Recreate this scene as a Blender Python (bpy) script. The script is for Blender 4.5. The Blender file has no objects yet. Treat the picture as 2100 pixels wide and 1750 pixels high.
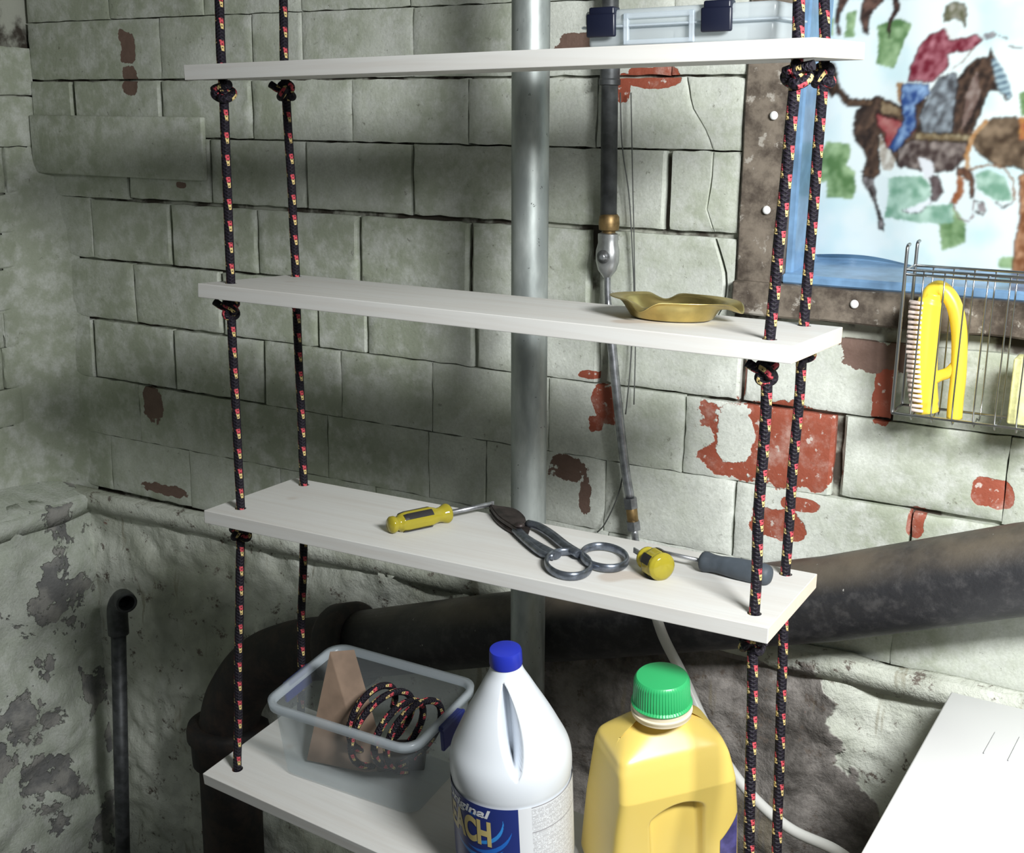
import bpy, bmesh, math, random
import numpy as np
from mathutils import Vector, Matrix, noise
random.seed(7)
S = bpy.context.scene
COL = S.collection
PI = math.pi

# ------------------------------------------------------------------ camera, world, light, exposure
CAM = Vector((0.774826, -1.291764, 0.917959)); YAW, PITCH, ROLL, F = 0.5207816, -0.2454436, 0.0146857, 2469.4
RM = Matrix.Rotation(YAW, 3, 'Z') @ Matrix.Rotation(PI/2 + PITCH, 3, 'X') @ Matrix.Rotation(ROLL, 3, 'Z')
cd = bpy.data.cameras.new('camera'); cam = bpy.data.objects.new('camera', cd); COL.objects.link(cam)
cam.matrix_world = Matrix.Translation(CAM) @ RM.to_4x4()
cd.sensor_fit = 'HORIZONTAL'; cd.sensor_width = 36.0; cd.lens = 36.0*F/2100.0; cd.clip_start = 0.02; cd.clip_end = 60
S.camera = cam
w = bpy.data.worlds.new('world'); S.world = w; w.use_nodes = True
w.node_tree.nodes['Background'].inputs[0].default_value = (0.80, 0.93, 0.90, 1)
w.node_tree.nodes['Background'].inputs[1].default_value = 0.035
def area(name, loc, target, sx, sy, power, color):
    l = bpy.data.lights.new(name, 'AREA'); l.shape = 'RECTANGLE'; l.size = sx; l.size_y = sy; l.energy = power; l.color = color
    o = bpy.data.objects.new(name, l); COL.objects.link(o); o.location = loc
    o.rotation_euler = (Vector(target)-Vector(loc)).to_track_quat('-Z', 'Y').to_euler(); return o
area('side_window_daylight', (1.22, -0.72, 1.28), (0.78, 0.42, 0.46), 0.50, 0.22, 22.0, (0.98, 1.0, 0.99))
area('rear_window_daylight', (0.72, 1.15, 1.15), (0.62, 0.4, 0.95), 0.9, 0.7, 3.0, (0.97, 1.0, 1.0))
S.view_settings.view_transform = 'Standard'; S.view_settings.look = 'None'
S.view_settings.gamma = 1.0; S.view_settings.use_curve_mapping = False
S.view_settings.exposure = 1.15

# ------------------------------------------------------------------ geometry of the view (measured points of the place)
def ray(x, y): return RM @ Vector(((x-1050)/F, -(y-875)/F, -1.0))
def at(x, y, ax, v):
    d = ray(x, y); return CAM + d*((v-CAM[ax])/d[ax])
def onY(x, y, Y=0.45): return at(x, y, 1, Y)
def proj(P):
    q = RM.transposed() @ (Vector(P)-CAM); return 1050+F*q.x/-q.z, 875-F*q.y/-q.z
BL, BD, BT = 0.823, 0.205, 0.019
SH = [(0.0012,0.0128,0.9907,0.0218,0.0391,-0.0218),(0.0008,0.0168,0.6881,0.0138,-0.0385,0.0044),
      (-0.0059,0.0171,0.3699,0.0230,-0.0178,-0.0027),(0.0039,-0.0466,-0.0245,-0.0586,0.1366,0.0230)]
def shmat(k):
    s = SH[k]; r = Matrix.Rotation(s[3],3,'Z') @ Matrix.Rotation(s[4],3,'X') @ Matrix.Rotation(s[5],3,'Y')
    return Matrix.Translation(s[:3]) @ r.to_4x4()
def onshelf(k, x, y, h=0.0):
    M = shmat(k); n = M.to_3x3().col[2]; o = M.translation + n*(BT/2+h); d = ray(x, y)
    return CAM + d*((o-CAM).dot(n)/d.dot(n))

# ------------------------------------------------------------------ object helpers
def obj(name, me, mat=None, parent=None, smooth=False, label=None, cat=None, group=None, kind=None):
    if isinstance(me, bmesh.types.BMesh):
        bm = me; me = bpy.data.meshes.new(name); bm.to_mesh(me); bm.free()
    o = bpy.data.objects.new(name, me); COL.objects.link(o)
    if mat is not None:
        if not me.materials: me.materials.append(mat)
    if smooth:
        me.polygons.foreach_set('use_smooth', [True]*len(me.polygons))
    if parent is not None:
        o.parent = parent; o.matrix_parent_inverse = parent.matrix_world.inverted()
    tag(o, label, cat, group, kind); return o
def tag(o, label=None, cat=None, group=None, kind=None):
    if label: o['label'] = label
    if cat: o['category'] = cat
    if group: o['group'] = group
    if kind: o['kind'] = kind
    return o
def empty(name, loc, label, cat, group=None):
    o = bpy.data.objects.new(name, None); COL.objects.link(o); o.location = loc; o.empty_display_size = .02
    o.matrix_world = Matrix.Translation(loc); return tag(o, label, cat, group)
def autosmooth(me, ang=40):
    bm = bmesh.new(); bm.from_mesh(me)
    for f in bm.faces: f.smooth = True
    for e in bm.edges:
        if len(e.link_faces) == 2 and e.calc_face_angle(0) > math.radians(ang): e.smooth = False
    bm.to_mesh(me); bm.free()
def box(bm, lo, hi, bev=0.0, seg=2):
    r = bmesh.ops.create_cube(bm, size=1.0); vs = r['verts']
    for v in vs: v.co = Vector([lo[i]+(v.co[i]+.5)*(hi[i]-lo[i]) for i in range(3)])
    if bev:
        es = list({e for v in vs for e in v.link_edges})
        bmesh.ops.bevel(bm, geom=es, offset=bev, segments=seg, affect='EDGES', profile=.5)
    return vs
def boxobj(name, lo, hi, mat, parent=None, bev=0.0, M=None, **k):
    bm = bmesh.new(); box(bm, lo, hi, bev)
    if M is not None: bm.transform(M)
    o = obj(name, bm, mat, parent, **k); autosmooth(o.data, 50) if bev else None; return o
def catmull(pts, n=8):
    P = [Vector(p) for p in pts]; out = []
    P = [P[0]*2-P[1]] + P + [P[-1]*2-P[-2]]
    for i in range(1, len(P)-2):
        a, b, c, d = P[i-1:i+3]
        for j in range(n):
            t = j/n
            out.append(.5*((2*b)+(c-a)*t+(2*a-5*b+4*c-d)*t*t+(3*b-a-3*c+d)*t**3))
    out.append(P[-2]); return out
def tube(bm, pts, r, seg=12, cap=True, closed=False, uv=False, sx=1.0, up=None):
    """sweep; r float or list; sx flattens the section along the frame's first axis; uv: (turn, metres)"""
    P = [Vector(p) for p in pts]; n = len(P); R = r if hasattr(r, '__len__') else [r]*n
    T = []
    for i in range(n):
        if closed: t = P[(i+1) % n]-P[i-1]
        else: t = P[min(i+1, n-1)]-P[max(i-1, 0)]
        T.append(t.normalized() if t.length > 1e-9 else Vector((0, 0, 1)))
    u = Vector(up) if up is not None else (Vector((1, 0, 0)) if abs(T[0].x) < .8 else Vector((0, 1, 0)))
    rings = []; L = 0; Ls = []
    for i in range(n):
        if i: L += (P[i]-P[i-1]).length
        Ls.append(L)
        if up is not None: u = Vector(up)
        u = (u - T[i]*u.dot(T[i])).normalized(); v = T[i].cross(u)
        rings.append([bm.verts.new(P[i]+(u*math.cos(a)*R[i]*sx+v*math.sin(a)*R[i])) for a in [2*PI*k/seg for k in range(seg)]])
    lay = bm.loops.layers.uv.verify() if uv else None
    m = n if closed else n-1
    for i in range(m):
        A, B = rings[i], rings[(i+1) % n]
        for k in range(seg):
            f = bm.faces.new((A[k], A[(k+1) % seg], B[(k+1) % seg], B[k])); f.smooth = True
            if uv:
                for lp, (uu, vv) in zip(f.loops, ((k/seg, Ls[i]), ((k+1)/seg, Ls[i]), ((k+1)/seg, Ls[min(i+1, n-1)]), (k/seg, Ls[min(i+1, n-1)]))): lp[lay].uv = (uu, vv)
    if cap and not closed:
        bm.faces.new(rings[0][::-1]); bm.faces.new(rings[-1])
    return rings
def tubeobj(name, pts, r, mat, parent=None, seg=12, closed=False, uv=False, sx=1.0, up=None, **k):
    bm = bmesh.new(); tube(bm, pts, r, seg, True, closed, uv, sx, up); bmesh.ops.recalc_face_normals(bm, faces=bm.faces)
    return obj(name, bm, mat, parent, **k)
def lathe(bm, prof, seg=48, M=None, ribs=None):
    rings = []
    for (r, z) in prof:
        ring = []
        for k in range(seg):
            a = 2*PI*k/seg; rr = r
            if ribs and ribs[1] <= z <= ribs[2]: rr = r*(1+ribs[3]*(1 if (k*ribs[0]*2//seg) % 2 else -1))
            co = Vector((rr*math.cos(a), rr*math.sin(a), z)); ring.append(bm.verts.new(M @ co if M else co))
        rings.append(ring)
    for A, B in zip(rings, rings[1:]):
        for k in range(seg):
            f = bm.faces.new((A[k], A[(k+1) % seg], B[(k+1) % seg], B[k])); f.smooth = True
    bm.faces.new(rings[0][::-1]); bm.faces.new(rings[-1]); return rings
def frame(origin, zdir, xdir=(1, 0, 0)):
    z = Vector(zdir).normalized(); x = Vector(xdir); x = (x-z*x.dot(z)).normalized(); y = z.cross(x)
    m = Matrix((x, y, z)).transposed().to_4x4(); m.translation = Vector(origin); return m

# ------------------------------------------------------------------ material helpers
def new(name):
    m = bpy.data.materials.new(name); m.use_nodes = True; nt = m.node_tree; b = nt.nodes['Principled BSDF']; return m, nt, b
def N(nt, t, **k):
    n = nt.nodes.new(t)
    for a, v in k.items(): setattr(n, a, v)
    return n
def lk(nt, a, b): nt.links.new(a, b)
def math_(nt, op, a, b=None, c=None, clamp=False):
    n = N(nt, 'ShaderNodeMath', operation=op); n.use_clamp = clamp
    for i, v in enumerate((a, b, c)):
        if v is None: continue
        if isinstance(v, (int, float)): n.inputs[i].default_value = v
        else: lk(nt, v, n.inputs[i])
    return n.outputs[0]
def mix(nt, f, a, b):
    n = N(nt, 'ShaderNodeMix', data_type='RGBA')
    for s, v in ((n.inputs[0], f), (n.inputs[6], a), (n.inputs[7], b)):
        if isinstance(v, tuple): s.default_value = (*v, 1) if len(v) == 3 else v
        elif isinstance(v, (int, float)): s.default_value = v
        else: lk(nt, v, s)
    return n.outputs[2]
def pos(nt, local=False):
    return N(nt, 'ShaderNodeTexCoord').outputs['Object'] if local else N(nt, 'ShaderNodeNewGeometry').outputs['Position']
def noise_(nt, scale, vec=None, detail=4, rough=.55, dist=0.0, stretch=None):
    n = N(nt, 'ShaderNodeTexNoise'); n.inputs['Scale'].default_value = scale; n.inputs['Detail'].default_value = detail
    n.inputs['Roughness'].default_value = rough; n.inputs['Distortion'].default_value = dist
    v = vec if vec is not None else pos(nt)
    if stretch:
        mp = N(nt, 'ShaderNodeMapping'); mp.inputs['Scale'].default_value = stretch; lk(nt, v, mp.inputs[0]); v = mp.outputs[0]
    lk(nt, v, n.inputs['Vector']); return n.outputs[0]
def step(nt, v, lo, hi):
    n = N(nt, 'ShaderNodeMapRange'); n.interpolation_type = 'SMOOTHSTEP'; n.inputs['From Min'].default_value = lo; n.inputs['From Max'].default_value = hi
    lk(nt, v, n.inputs[0]); return n.outputs[0]
def bump(nt, b, h, strength=.5, dist=.002):
    n = N(nt, 'ShaderNodeBump'); n.inputs['Strength'].default_value = strength; n.inputs['Distance'].default_value = dist
    lk(nt, h, n.inputs['Height']); lk(nt, n.outputs[0], b.inputs['Normal'])
def plain(name, col, rough=.5, metal=0.0, nscale=None, namt=.12, bmp=0, trans=0, alpha=None, spec=None, sheen=0):
    m, nt, b = new(name); b.inputs['Roughness'].default_value = rough; b.inputs['Metallic'].default_value = metal
    b.inputs['Base Color'].default_value = (*col, 1)
    if trans: b.inputs['Transmission Weight'].default_value = trans
    if spec is not None: b.inputs['Specular IOR Level'].default_value = spec
    if nscale:
        nz = noise_(nt, nscale, pos(nt, True)); f = step(nt, nz, .3, .7)
        dark = tuple(c*(1-namt*2) for c in col); lt = tuple(min(1, c*(1+namt)) for c in col)
        lk(nt, mix(nt, f, dark, lt), b.inputs['Base Color'])
        if bmp: bump(nt, b, nz, bmp, .001)
    return m
def patches(nt, lst, wob=.55, nscale=28):
    """mask of explicitly placed worn spots: (x, z, rx, rz) in metres on the wall"""
    p = pos(nt); nz = noise_(nt, nscale, p, 5, .6); w = math_(nt, 'MULTIPLY', math_(nt, 'SUBTRACT', math_(nt, 'ADD', math_(nt, 'MULTIPLY', nz, .6), math_(nt, 'MULTIPLY', noise_(nt, 11, p, 2, .5), .4)), .5), wob*9)
    sep = N(nt, 'ShaderNodeSeparateXYZ'); lk(nt, p, sep.inputs[0]); acc = None
    for (x, z, rx, rz) in lst:
        dx = math_(nt, 'MULTIPLY', math_(nt, 'SUBTRACT', sep.outputs[0], x), 1/rx); dz = math_(nt, 'MULTIPLY', math_(nt, 'SUBTRACT', sep.outputs[2], z), 1/rz)
        d4 = math_(nt, 'ADD', math_(nt, 'POWER', math_(nt, 'ABSOLUTE', dx), 3.0), math_(nt, 'POWER', math_(nt, 'ABSOLUTE', dz), 3.0))
        v = math_(nt, 'SUBTRACT', 1.0, d4); acc = v if acc is None else math_(nt, 'MAXIMUM', acc, v)
    return step(nt, math_(nt, 'ADD', acc, w), 0.0, .12), nz
def pp(x, y, rx, ry, Y=0.44):
    a = onY(x, y, Y); b = onY(x+rx, y, Y); c = onY(x, y+ry, Y); return (a.x, a.z, abs(b.x-a.x), abs(c.z-a.z))
RED = [pp(1572,912,152,88), pp(1245,830,32,42), pp(1222,868,18,20), pp(1205,768,22,9), pp(1335,158,55,22), pp(1278,178,16,32),
       pp(1590,1075,65,32), pp(1640,1035,40,14), pp(2035,1012,42,30), pp(1880,1072,20,34), pp(1812,800,22,75), pp(1526,775,6,40), pp(1700,895,25,60)]
BROWN = [pp(1160,962,50,26), pp(1200,1015,14,42), pp(260,95,16,34), pp(265,165,14,28), pp(315,832,19,42), pp(372,380,10,6), pp(1800,730,90,35), pp(1190,85,60,18), pp(340,1005,46,12)]
def masonry(name, red=True, base=(.77,.795,.74), dark_tone=(.40,.435,.34), peel=0.0, rough_rel=.35, stains=1.0):
    m, nt, b = new(name); p = pos(nt)
    n1 = noise_(nt, 3.2, p, 5, .6); n2 = noise_(nt, 26, p, 5, .65); n3 = noise_(nt, 150, p, 3, .6)
    sx_ = N(nt, 'ShaderNodeSeparateXYZ'); lk(nt, p, sx_.inputs[0]); gr = math_(nt, 'MULTIPLY', step(nt, math_(nt, 'MULTIPLY', sx_.outputs[0], -1.0), -.25, 1.1), .15)  # patchy dirt, with more of the dark tone towards the left
    c = mix(nt, step(nt, math_(nt, 'SUBTRACT', n1, gr), .36, .62), dark_tone, base)
    c = mix(nt, math_(nt, 'MULTIPLY', step(nt, n2, .30, .62), 1.0), tuple(x*.82 for x in base), c)
    sp = step(nt, noise_(nt, 70, p, 7, .8), .60, .68); c = mix(nt, math_(nt, 'MULTIPLY', sp, .7*stains), c, (.14,.13,.10)); c = mix(nt, math_(nt, 'MULTIPLY', step(nt, noise_(nt, 240, p, 3, .7), .35, .65), .22), c, (.30,.32,.25))
    h = n2; hs = math_(nt, 'ADD', math_(nt, 'MULTIPLY', n2, .8), math_(nt, 'MULTIPLY', n3, .35))
    if peel:
        pm = step(nt, math_(nt, 'ADD', noise_(nt, 7, p, 8, .62, .3), 0.0), .60-peel*.12, .615-peel*.12)
        pc = mix(nt, step(nt, noise_(nt, 18, p, 5), .4, .6), (.20,.20,.20), (.36,.35,.33))
        c = mix(nt, pm, c, pc); hs = math_(nt, 'SUBTRACT', hs, math_(nt, 'MULTIPLY', pm, .8))
    if red:
        pm, nz = patches(nt, RED); kp, _ = patches(nt, [pp(1505,885,42,62), pp(1410,880,10,50)], .6); pm = math_(nt, 'MULTIPLY', pm, math_(nt, 'SUBTRACT', 1.0, kp)); rc = mix(nt, step(nt, noise_(nt, 14, p, 6, .7), .5, .72), (.33,.085,.05), (.52,.33,.28))
        rc = mix(nt, step(nt, noise_(nt, 90, p, 3), .62, .7), rc, (.60,.50,.45)); c = mix(nt, pm, c, rc)
        bmk, _ = patches(nt, BROWN, .7, 40); bc = mix(nt, n2, (.10,.06,.045), (.26,.17,.14)); c = mix(nt, bmk, c, bc)
        hs = math_(nt, 'SUBTRACT', hs, math_(nt, 'MULTIPLY', math_(nt, 'MAXIMUM', pm, bmk), .9))
    lk(nt, c, b.inputs['Base Color']); b.inputs['Roughness'].default_value = .62; b.inputs['Specular IOR Level'].default_value = .3
    bump(nt, b, hs, rough_rel, .006); return m
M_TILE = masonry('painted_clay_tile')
def jointmat():
    m, nt, b = new('dirty_joint'); p = pos(nt); c = mix(nt, step(nt, noise_(nt, 9, p, 5, .6), .44, .56), (.055,.045,.035), (.44,.45,.39)); lk(nt, c, b.inputs['Base Color']); b.inputs['Roughness'].default_value = .9
    bump(nt, b, noise_(nt, 60, p), .5, .003); return m
M_JOINT = jointmat()
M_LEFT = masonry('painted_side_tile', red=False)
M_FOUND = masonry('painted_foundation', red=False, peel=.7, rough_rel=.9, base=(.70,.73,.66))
M_FOUND_L = masonry('painted_side_foundation', red=False, peel=.55, rough_rel=.9, base=(.80,.83,.77), dark_tone=(.52,.56,.48))
def wood(name, base, dark, scale=1.0, rough=.6, end=None, knots=False):
    m, nt, b = new(name); p = pos(nt, True)
    g = noise_(nt, 9*scale, p, 5, .6, .6, stretch=(.35, 6, 6)); g2 = noise_(nt, 60*scale, p, 3, .6, 0, stretch=(.12, 4, 4))
    c = mix(nt, step(nt, g, .35, .7), base, dark); c = mix(nt, math_(nt, 'MULTIPLY', step(nt, g2, .5, .75), .18), c, tuple(x*.8 for x in dark))
    if end:
        ge = N(nt, 'ShaderNodeNewGeometry'); tr = N(nt, 'ShaderNodeVectorTransform', vector_type='NORMAL', convert_from='WORLD', convert_to='OBJECT')
        lk(nt, ge.outputs['Normal'], tr.inputs[0]); sx = N(nt, 'ShaderNodeSeparateXYZ'); lk(nt, tr.outputs[0], sx.inputs[0])
        fe = step(nt, math_(nt, 'ABSOLUTE', sx.outputs[0]), .7, .9)
        ring = noise_(nt, 45, p, 3, .5, 1.0, stretch=(1, 1, 3)); c = mix(nt, fe, c, mix(nt, ring, end, tuple(x*.86 for x in end)))
    if knots:
        k1 = step(nt, noise_(nt, 7, p, 2, .4), .70, .74); c = mix(nt, math_(nt, 'MULTIPLY', k1, .5), c, (.42,.32,.24))
    lk(nt, c, b.inputs['Base Color']); b.inputs['Roughness'].default_value = rough; b.inputs['Specular IOR Level'].default_value = .3
    bump(nt, b, g2, .15, .0006); return m
M_BOARD = wood('pale_pine', (.66,.655,.635), (.62,.60,.57), end=(.80,.68,.56), knots=True)
M_DARKW = wood('old_dark_wood', (.13,.10,.075), (.055,.045,.035), 2.0, .75)
def dirtywood():
    m, nt, b = new('dirty_window_wood'); p = pos(nt)
    c = mix(nt, step(nt, noise_(nt, 12, p, 6, .7), .4, .62), (.20,.165,.13), (.055,.04,.03)); c = mix(nt, step(nt, noise_(nt, 35, p, 5, .7), .58, .66), c, (.36,.33,.29))
    lk(nt, c, b.inputs['Base Color']); b.inputs['Roughness'].default_value = .75; bump(nt, b, noise_(nt, 40, p), .5, .003); return m
M_WINW = dirtywood()
M_BLUE = plain('blue_paint', (.17,.30,.48), .25, nscale=14, namt=.2)
M_BLACKIRON = None
def iron():
    m, nt, b = new('cast_iron'); p = pos(nt); sep = N(nt, 'ShaderNodeNewGeometry'); s = N(nt, 'ShaderNodeSeparateXYZ'); lk(nt, sep.outputs['Normal'], s.inputs[0])
    dust = math_(nt, 'MULTIPLY', step(nt, s.outputs[2], .25, .85), step(nt, noise_(nt, 9, p, 5), .25, .6))
    c = mix(nt, step(nt, noise_(nt, 40, p, 5, .7), .45, .7), (.018,.018,.021), (.05,.048,.05)); c = mix(nt, math_(nt, 'MULTIPLY', dust, .8), c, (.15,.125,.095))
    c = mix(nt, step(nt, noise_(nt, 55, p, 4, .7), .70, .74), c, (.4,.39,.37)); lk(nt, c, b.inputs['Base Color']); b.inputs['Roughness'].default_value = .5
    bump(nt, b, noise_(nt, 70, p, 5, .7), .45, .002); return m
M_IRON = iron()
def rustiron():
    m, nt, b = new('rusty_dark_iron'); p = pos(nt); c = mix(nt, step(nt, noise_(nt, 25, p, 6, .7), .4, .65), (.014,.012,.012), (.038,.024,.019)); lk(nt, c, b.inputs['Base Color'])
    b.inputs['Roughness'].default_value = .7; bump(nt, b, noise_(nt, 60, p), .5, .002); return m
M_RUST = rustiron()
def galv():
    m, nt, b = new('galvanised_steel'); p = pos(nt)
    a = noise_(nt, 22, p, 5, .6, 0, stretch=(1, 1, .35)); c = mix(nt, step(nt, a, .35, .7), (.30,.33,.325), (.52,.56,.55)); c = mix(nt, step(nt, noise_(nt, 70, p, 4, .7), .66, .70), c, (.07,.08,.075))
    lk(nt, c, b.inputs['Base Color']); b.inputs['Metallic'].default_value = .55; b.inputs['Roughness'].default_value = .42
    lk(nt, math_(nt, 'ADD', .32, math_(nt, 'MULTIPLY', a, .3)), b.inputs['Roughness']); bump(nt, b, a, .1, .001); return m
M_GALV = galv()
M_CHROME = plain('chrome_wire', (.50,.51,.52), .28, 1.0)
M_STEEL = plain('worn_steel', (.42,.43,.46), .33, .9, nscale=60, namt=.2)
M_GREYIRON = plain('grey_painted_pipe', (.075,.08,.085), .5, .3, nscale=40, namt=.25, bmp=.2)
M_SILVER = plain('cast_silver', (.55,.56,.57), .35, .85, nscale=40, namt=.15)
M_BRASSD = plain('dull_brass', (.30,.20,.09), .45, .8, nscale=50, namt=.25)
M_GOLD = plain('gold_metal', (.55,.44,.17), .32, .95, nscale=25, namt=.12)
M_COPPER = M_BRASSD
M_SNIP = plain('blued_tool_steel', (.20,.225,.27), .34, .85, nscale=80, namt=.2)
M_SNIPB = plain('dark_rusty_blade', (.055,.042,.04), .5, .5, nscale=60, namt=.3)
M_YACRYL = None
def acryl():
    m, nt, b = new('yellow_acetate'); b.inputs['Base Color'].default_value = (.50,.42,.04,1); b.inputs['Roughness'].default_value = .12; b.inputs['Transmission Weight'].default_value = .4; b.inputs['IOR'].default_value = 1.45
    return m
M_YACRYL = acryl()
M_BLACKP = plain('black_plastic', (.018,.016,.018), .4)
M_NAVY = plain('navy_latch_plastic', (.006,.008,.022), .4)
M_BLUELATCH = plain('blue_latch_plastic', (.015,.025,.16), .35)
M_GREYRUB = plain('grey_rubber_grip', (.055,.068,.085), .6, nscale=60, namt=.1)
M_YELP = plain('yellow_hdpe', (.78,.585,.15), .3); M_YELP.node_tree.nodes['Principled BSDF'].inputs['Subsurface Weight'].default_value = .08
M_YELP.node_tree.nodes['Principled BSDF'].inputs['Subsurface Radius'].default_value = (.02,.012,.003)
M_YHAND = plain('yellow_brush_plastic', (.90,.66,.06), .35)
M_GREEN = plain('green_cap_plastic', (.035,.42,.14), .35)
M_BCAP = plain('blue_cap_plastic', (.02,.035,.42), .32)
M_NECK = plain('translucent_neck', (.80,.70,.52), .35)
M_WHITEP = plain('white_hdpe', (.80,.84,.90), .3); M_WHITEP.node_tree.nodes['Principled BSDF'].inputs['Subsurface Weight'].default_value = .15
M_WHITEP.node_tree.nodes['Principled BSDF'].inputs['Subsurface Radius'].default_value = (.01,.01,.01)
M_HOSE = plain('white_hose', (.62,.62,.60), .35)
M_ENAMEL = plain('white_enamel', (.90,.90,.90), .25)
M_BRIS = plain('pale_bristles', (.70,.58,.52), .8)
M_SPONGE = plain('pale_yellow_sponge', (.82,.80,.38), .9, nscale=120, namt=.1, bmp=.6)
M_CARD = plain('brown_board', (.26,.18,.13), .75, nscale=20, namt=.12)
M_FOAM = plain('white_filler', (.85,.85,.85), .7)
M_WIRE = plain('thin_dark_wire', (.08,.085,.08), .5)
M_FLOOR = plain('concrete_floor', (.17,.16,.15), .85, nscale=6, namt=.2, bmp=.3)
M_CEIL = plain('ceiling_planks', (.10,.085,.065), .85, nscale=6, namt=.2)
def clearpl(name, tint, alpha, rough=.25):
    m, nt, b = new(name); out = nt.nodes['Material Output']
    b.inputs['Base Color'].default_value = (*tint, 1); b.inputs['Roughness'].default_value = rough; b.inputs['Subsurface Weight'].default_value = 0
    tr = N(nt, 'ShaderNodeBsdfTransparent'); tr.inputs[0].default_value = (.93,.95,.96,1); tl = N(nt, 'ShaderNodeBsdfTranslucent'); tl.inputs[0].default_value = (*tint, 1)
    m1 = N(nt, 'ShaderNodeMixShader'); m1.inputs[0].default_value = .35; lk(nt, b.outputs[0], m1.inputs[1]); lk(nt, tl.outputs[0], m1.inputs[2])
    m2 = N(nt, 'ShaderNodeMixShader'); m2.inputs[0].default_value = alpha; lk(nt, tr.outputs[0], m2.inputs[1]); lk(nt, m1.outputs[0], m2.inputs[2]); lk(nt, m2.outputs[0], out.inputs[0]); return m
M_BIN = clearpl('clear_bin_plastic', (.74,.80,.84), .20)
M_BINRIM = clearpl('clear_bin_rim', (.74,.80,.86), .48)
M_CASE = clearpl('clear_case_plastic', (.66,.72,.75), .66)
M_GLASS = clearpl('window_glass', (.8,.9,.95), .12, .05)
def ropemat():
    m, nt, b = new('braided_rope'); uvn = N(nt, 'ShaderNodeUVMap'); s = N(nt, 'ShaderNodeSeparateXYZ'); lk(nt, uvn.outputs[0], s.inputs[0]); u, v = s.outputs[0], s.outputs[1]
    PER = .029; acc_r = acc_y = None
    def band(x, c, wdt):
        d = math_(nt, 'ABSOLUTE', math_(nt, 'SUBTRACT', x, c)); return math_(nt, 'LESS_THAN', d, wdt)
    for (u0, ph) in ((.05, 0.0), (.38, .36), (.72, .70)):
        vv = math_(nt, 'FRACT', math_(nt, 'ADD', math_(nt, 'MULTIPLY', v, 1/PER), ph))
        uu = math_(nt, 'ADD', u, math_(nt, 'MULTIPLY', math_(nt, 'SUBTRACT', vv, .3), .16))
        inu = band(uu, u0, .078)
        r = math_(nt, 'MULTIPLY', inu, band(vv, .13, .12)); y = math_(nt, 'MULTIPLY', inu, band(vv, .38, .12))
        acc_r = r if acc_r is None else math_(nt, 'MAXIMUM', acc_r, r); acc_y = y if acc_y is None else math_(nt, 'MAXIMUM', acc_y, y)
    c = mix(nt, acc_r, (.014,.011,.018), (.52,.07,.09)); c = mix(nt, acc_y, c, (.62,.47,.20))
    # braid relief
    a = math_(nt, 'SINE', math_(nt, 'MULTIPLY', math_(nt, 'ADD', math_(nt, 'MULTIPLY', u, 8), math_(nt, 'MULTIPLY', v, 420)), 2*PI*.5))
    d = math_(nt, 'SINE', math_(nt, 'MULTIPLY', math_(nt, 'SUBTRACT', math_(nt, 'MULTIPLY', u, 8), math_(nt, 'MULTIPLY', v, 420)), 2*PI*.5))
    h = math_(nt, 'MAXIMUM', a, d); c = mix(nt, step(nt, h, -.75, -.2), tuple([.008]*3), c); b.inputs['Specular IOR Level'].default_value = .2
    lk(nt, c, b.inputs['Base Color']); b.inputs['Roughness'].default_value = .55; bump(nt, b, h, .6, .0012); return m
M_ROPE = ropemat()
def colattr(name, rough=.6, transl=0.0, grain=0.0):
    m, nt, b = new(name); a = N(nt, 'ShaderNodeAttribute'); a.attribute_name = 'print'; c = a.outputs['Color']
    lk(nt, c, b.inputs['Base Color']); b.inputs['Roughness'].default_value = rough
    if transl:
        out = nt.nodes['Material Output']; t = N(nt, 'ShaderNodeBsdfTranslucent'); lk(nt, c, t.inputs[0]); mx = N(nt, 'ShaderNodeMixShader'); mx.inputs[0].default_value = transl
        lk(nt, b.outputs[0], mx.inputs[1]); lk(nt, t.outputs[0], mx.inputs[2]); lk(nt, mx.outputs[0], out.inputs[0])
    return m
M_CURT = colattr('printed_cloth', .85, .55)
M_LABEL = colattr('printed_label', .35)

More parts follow.
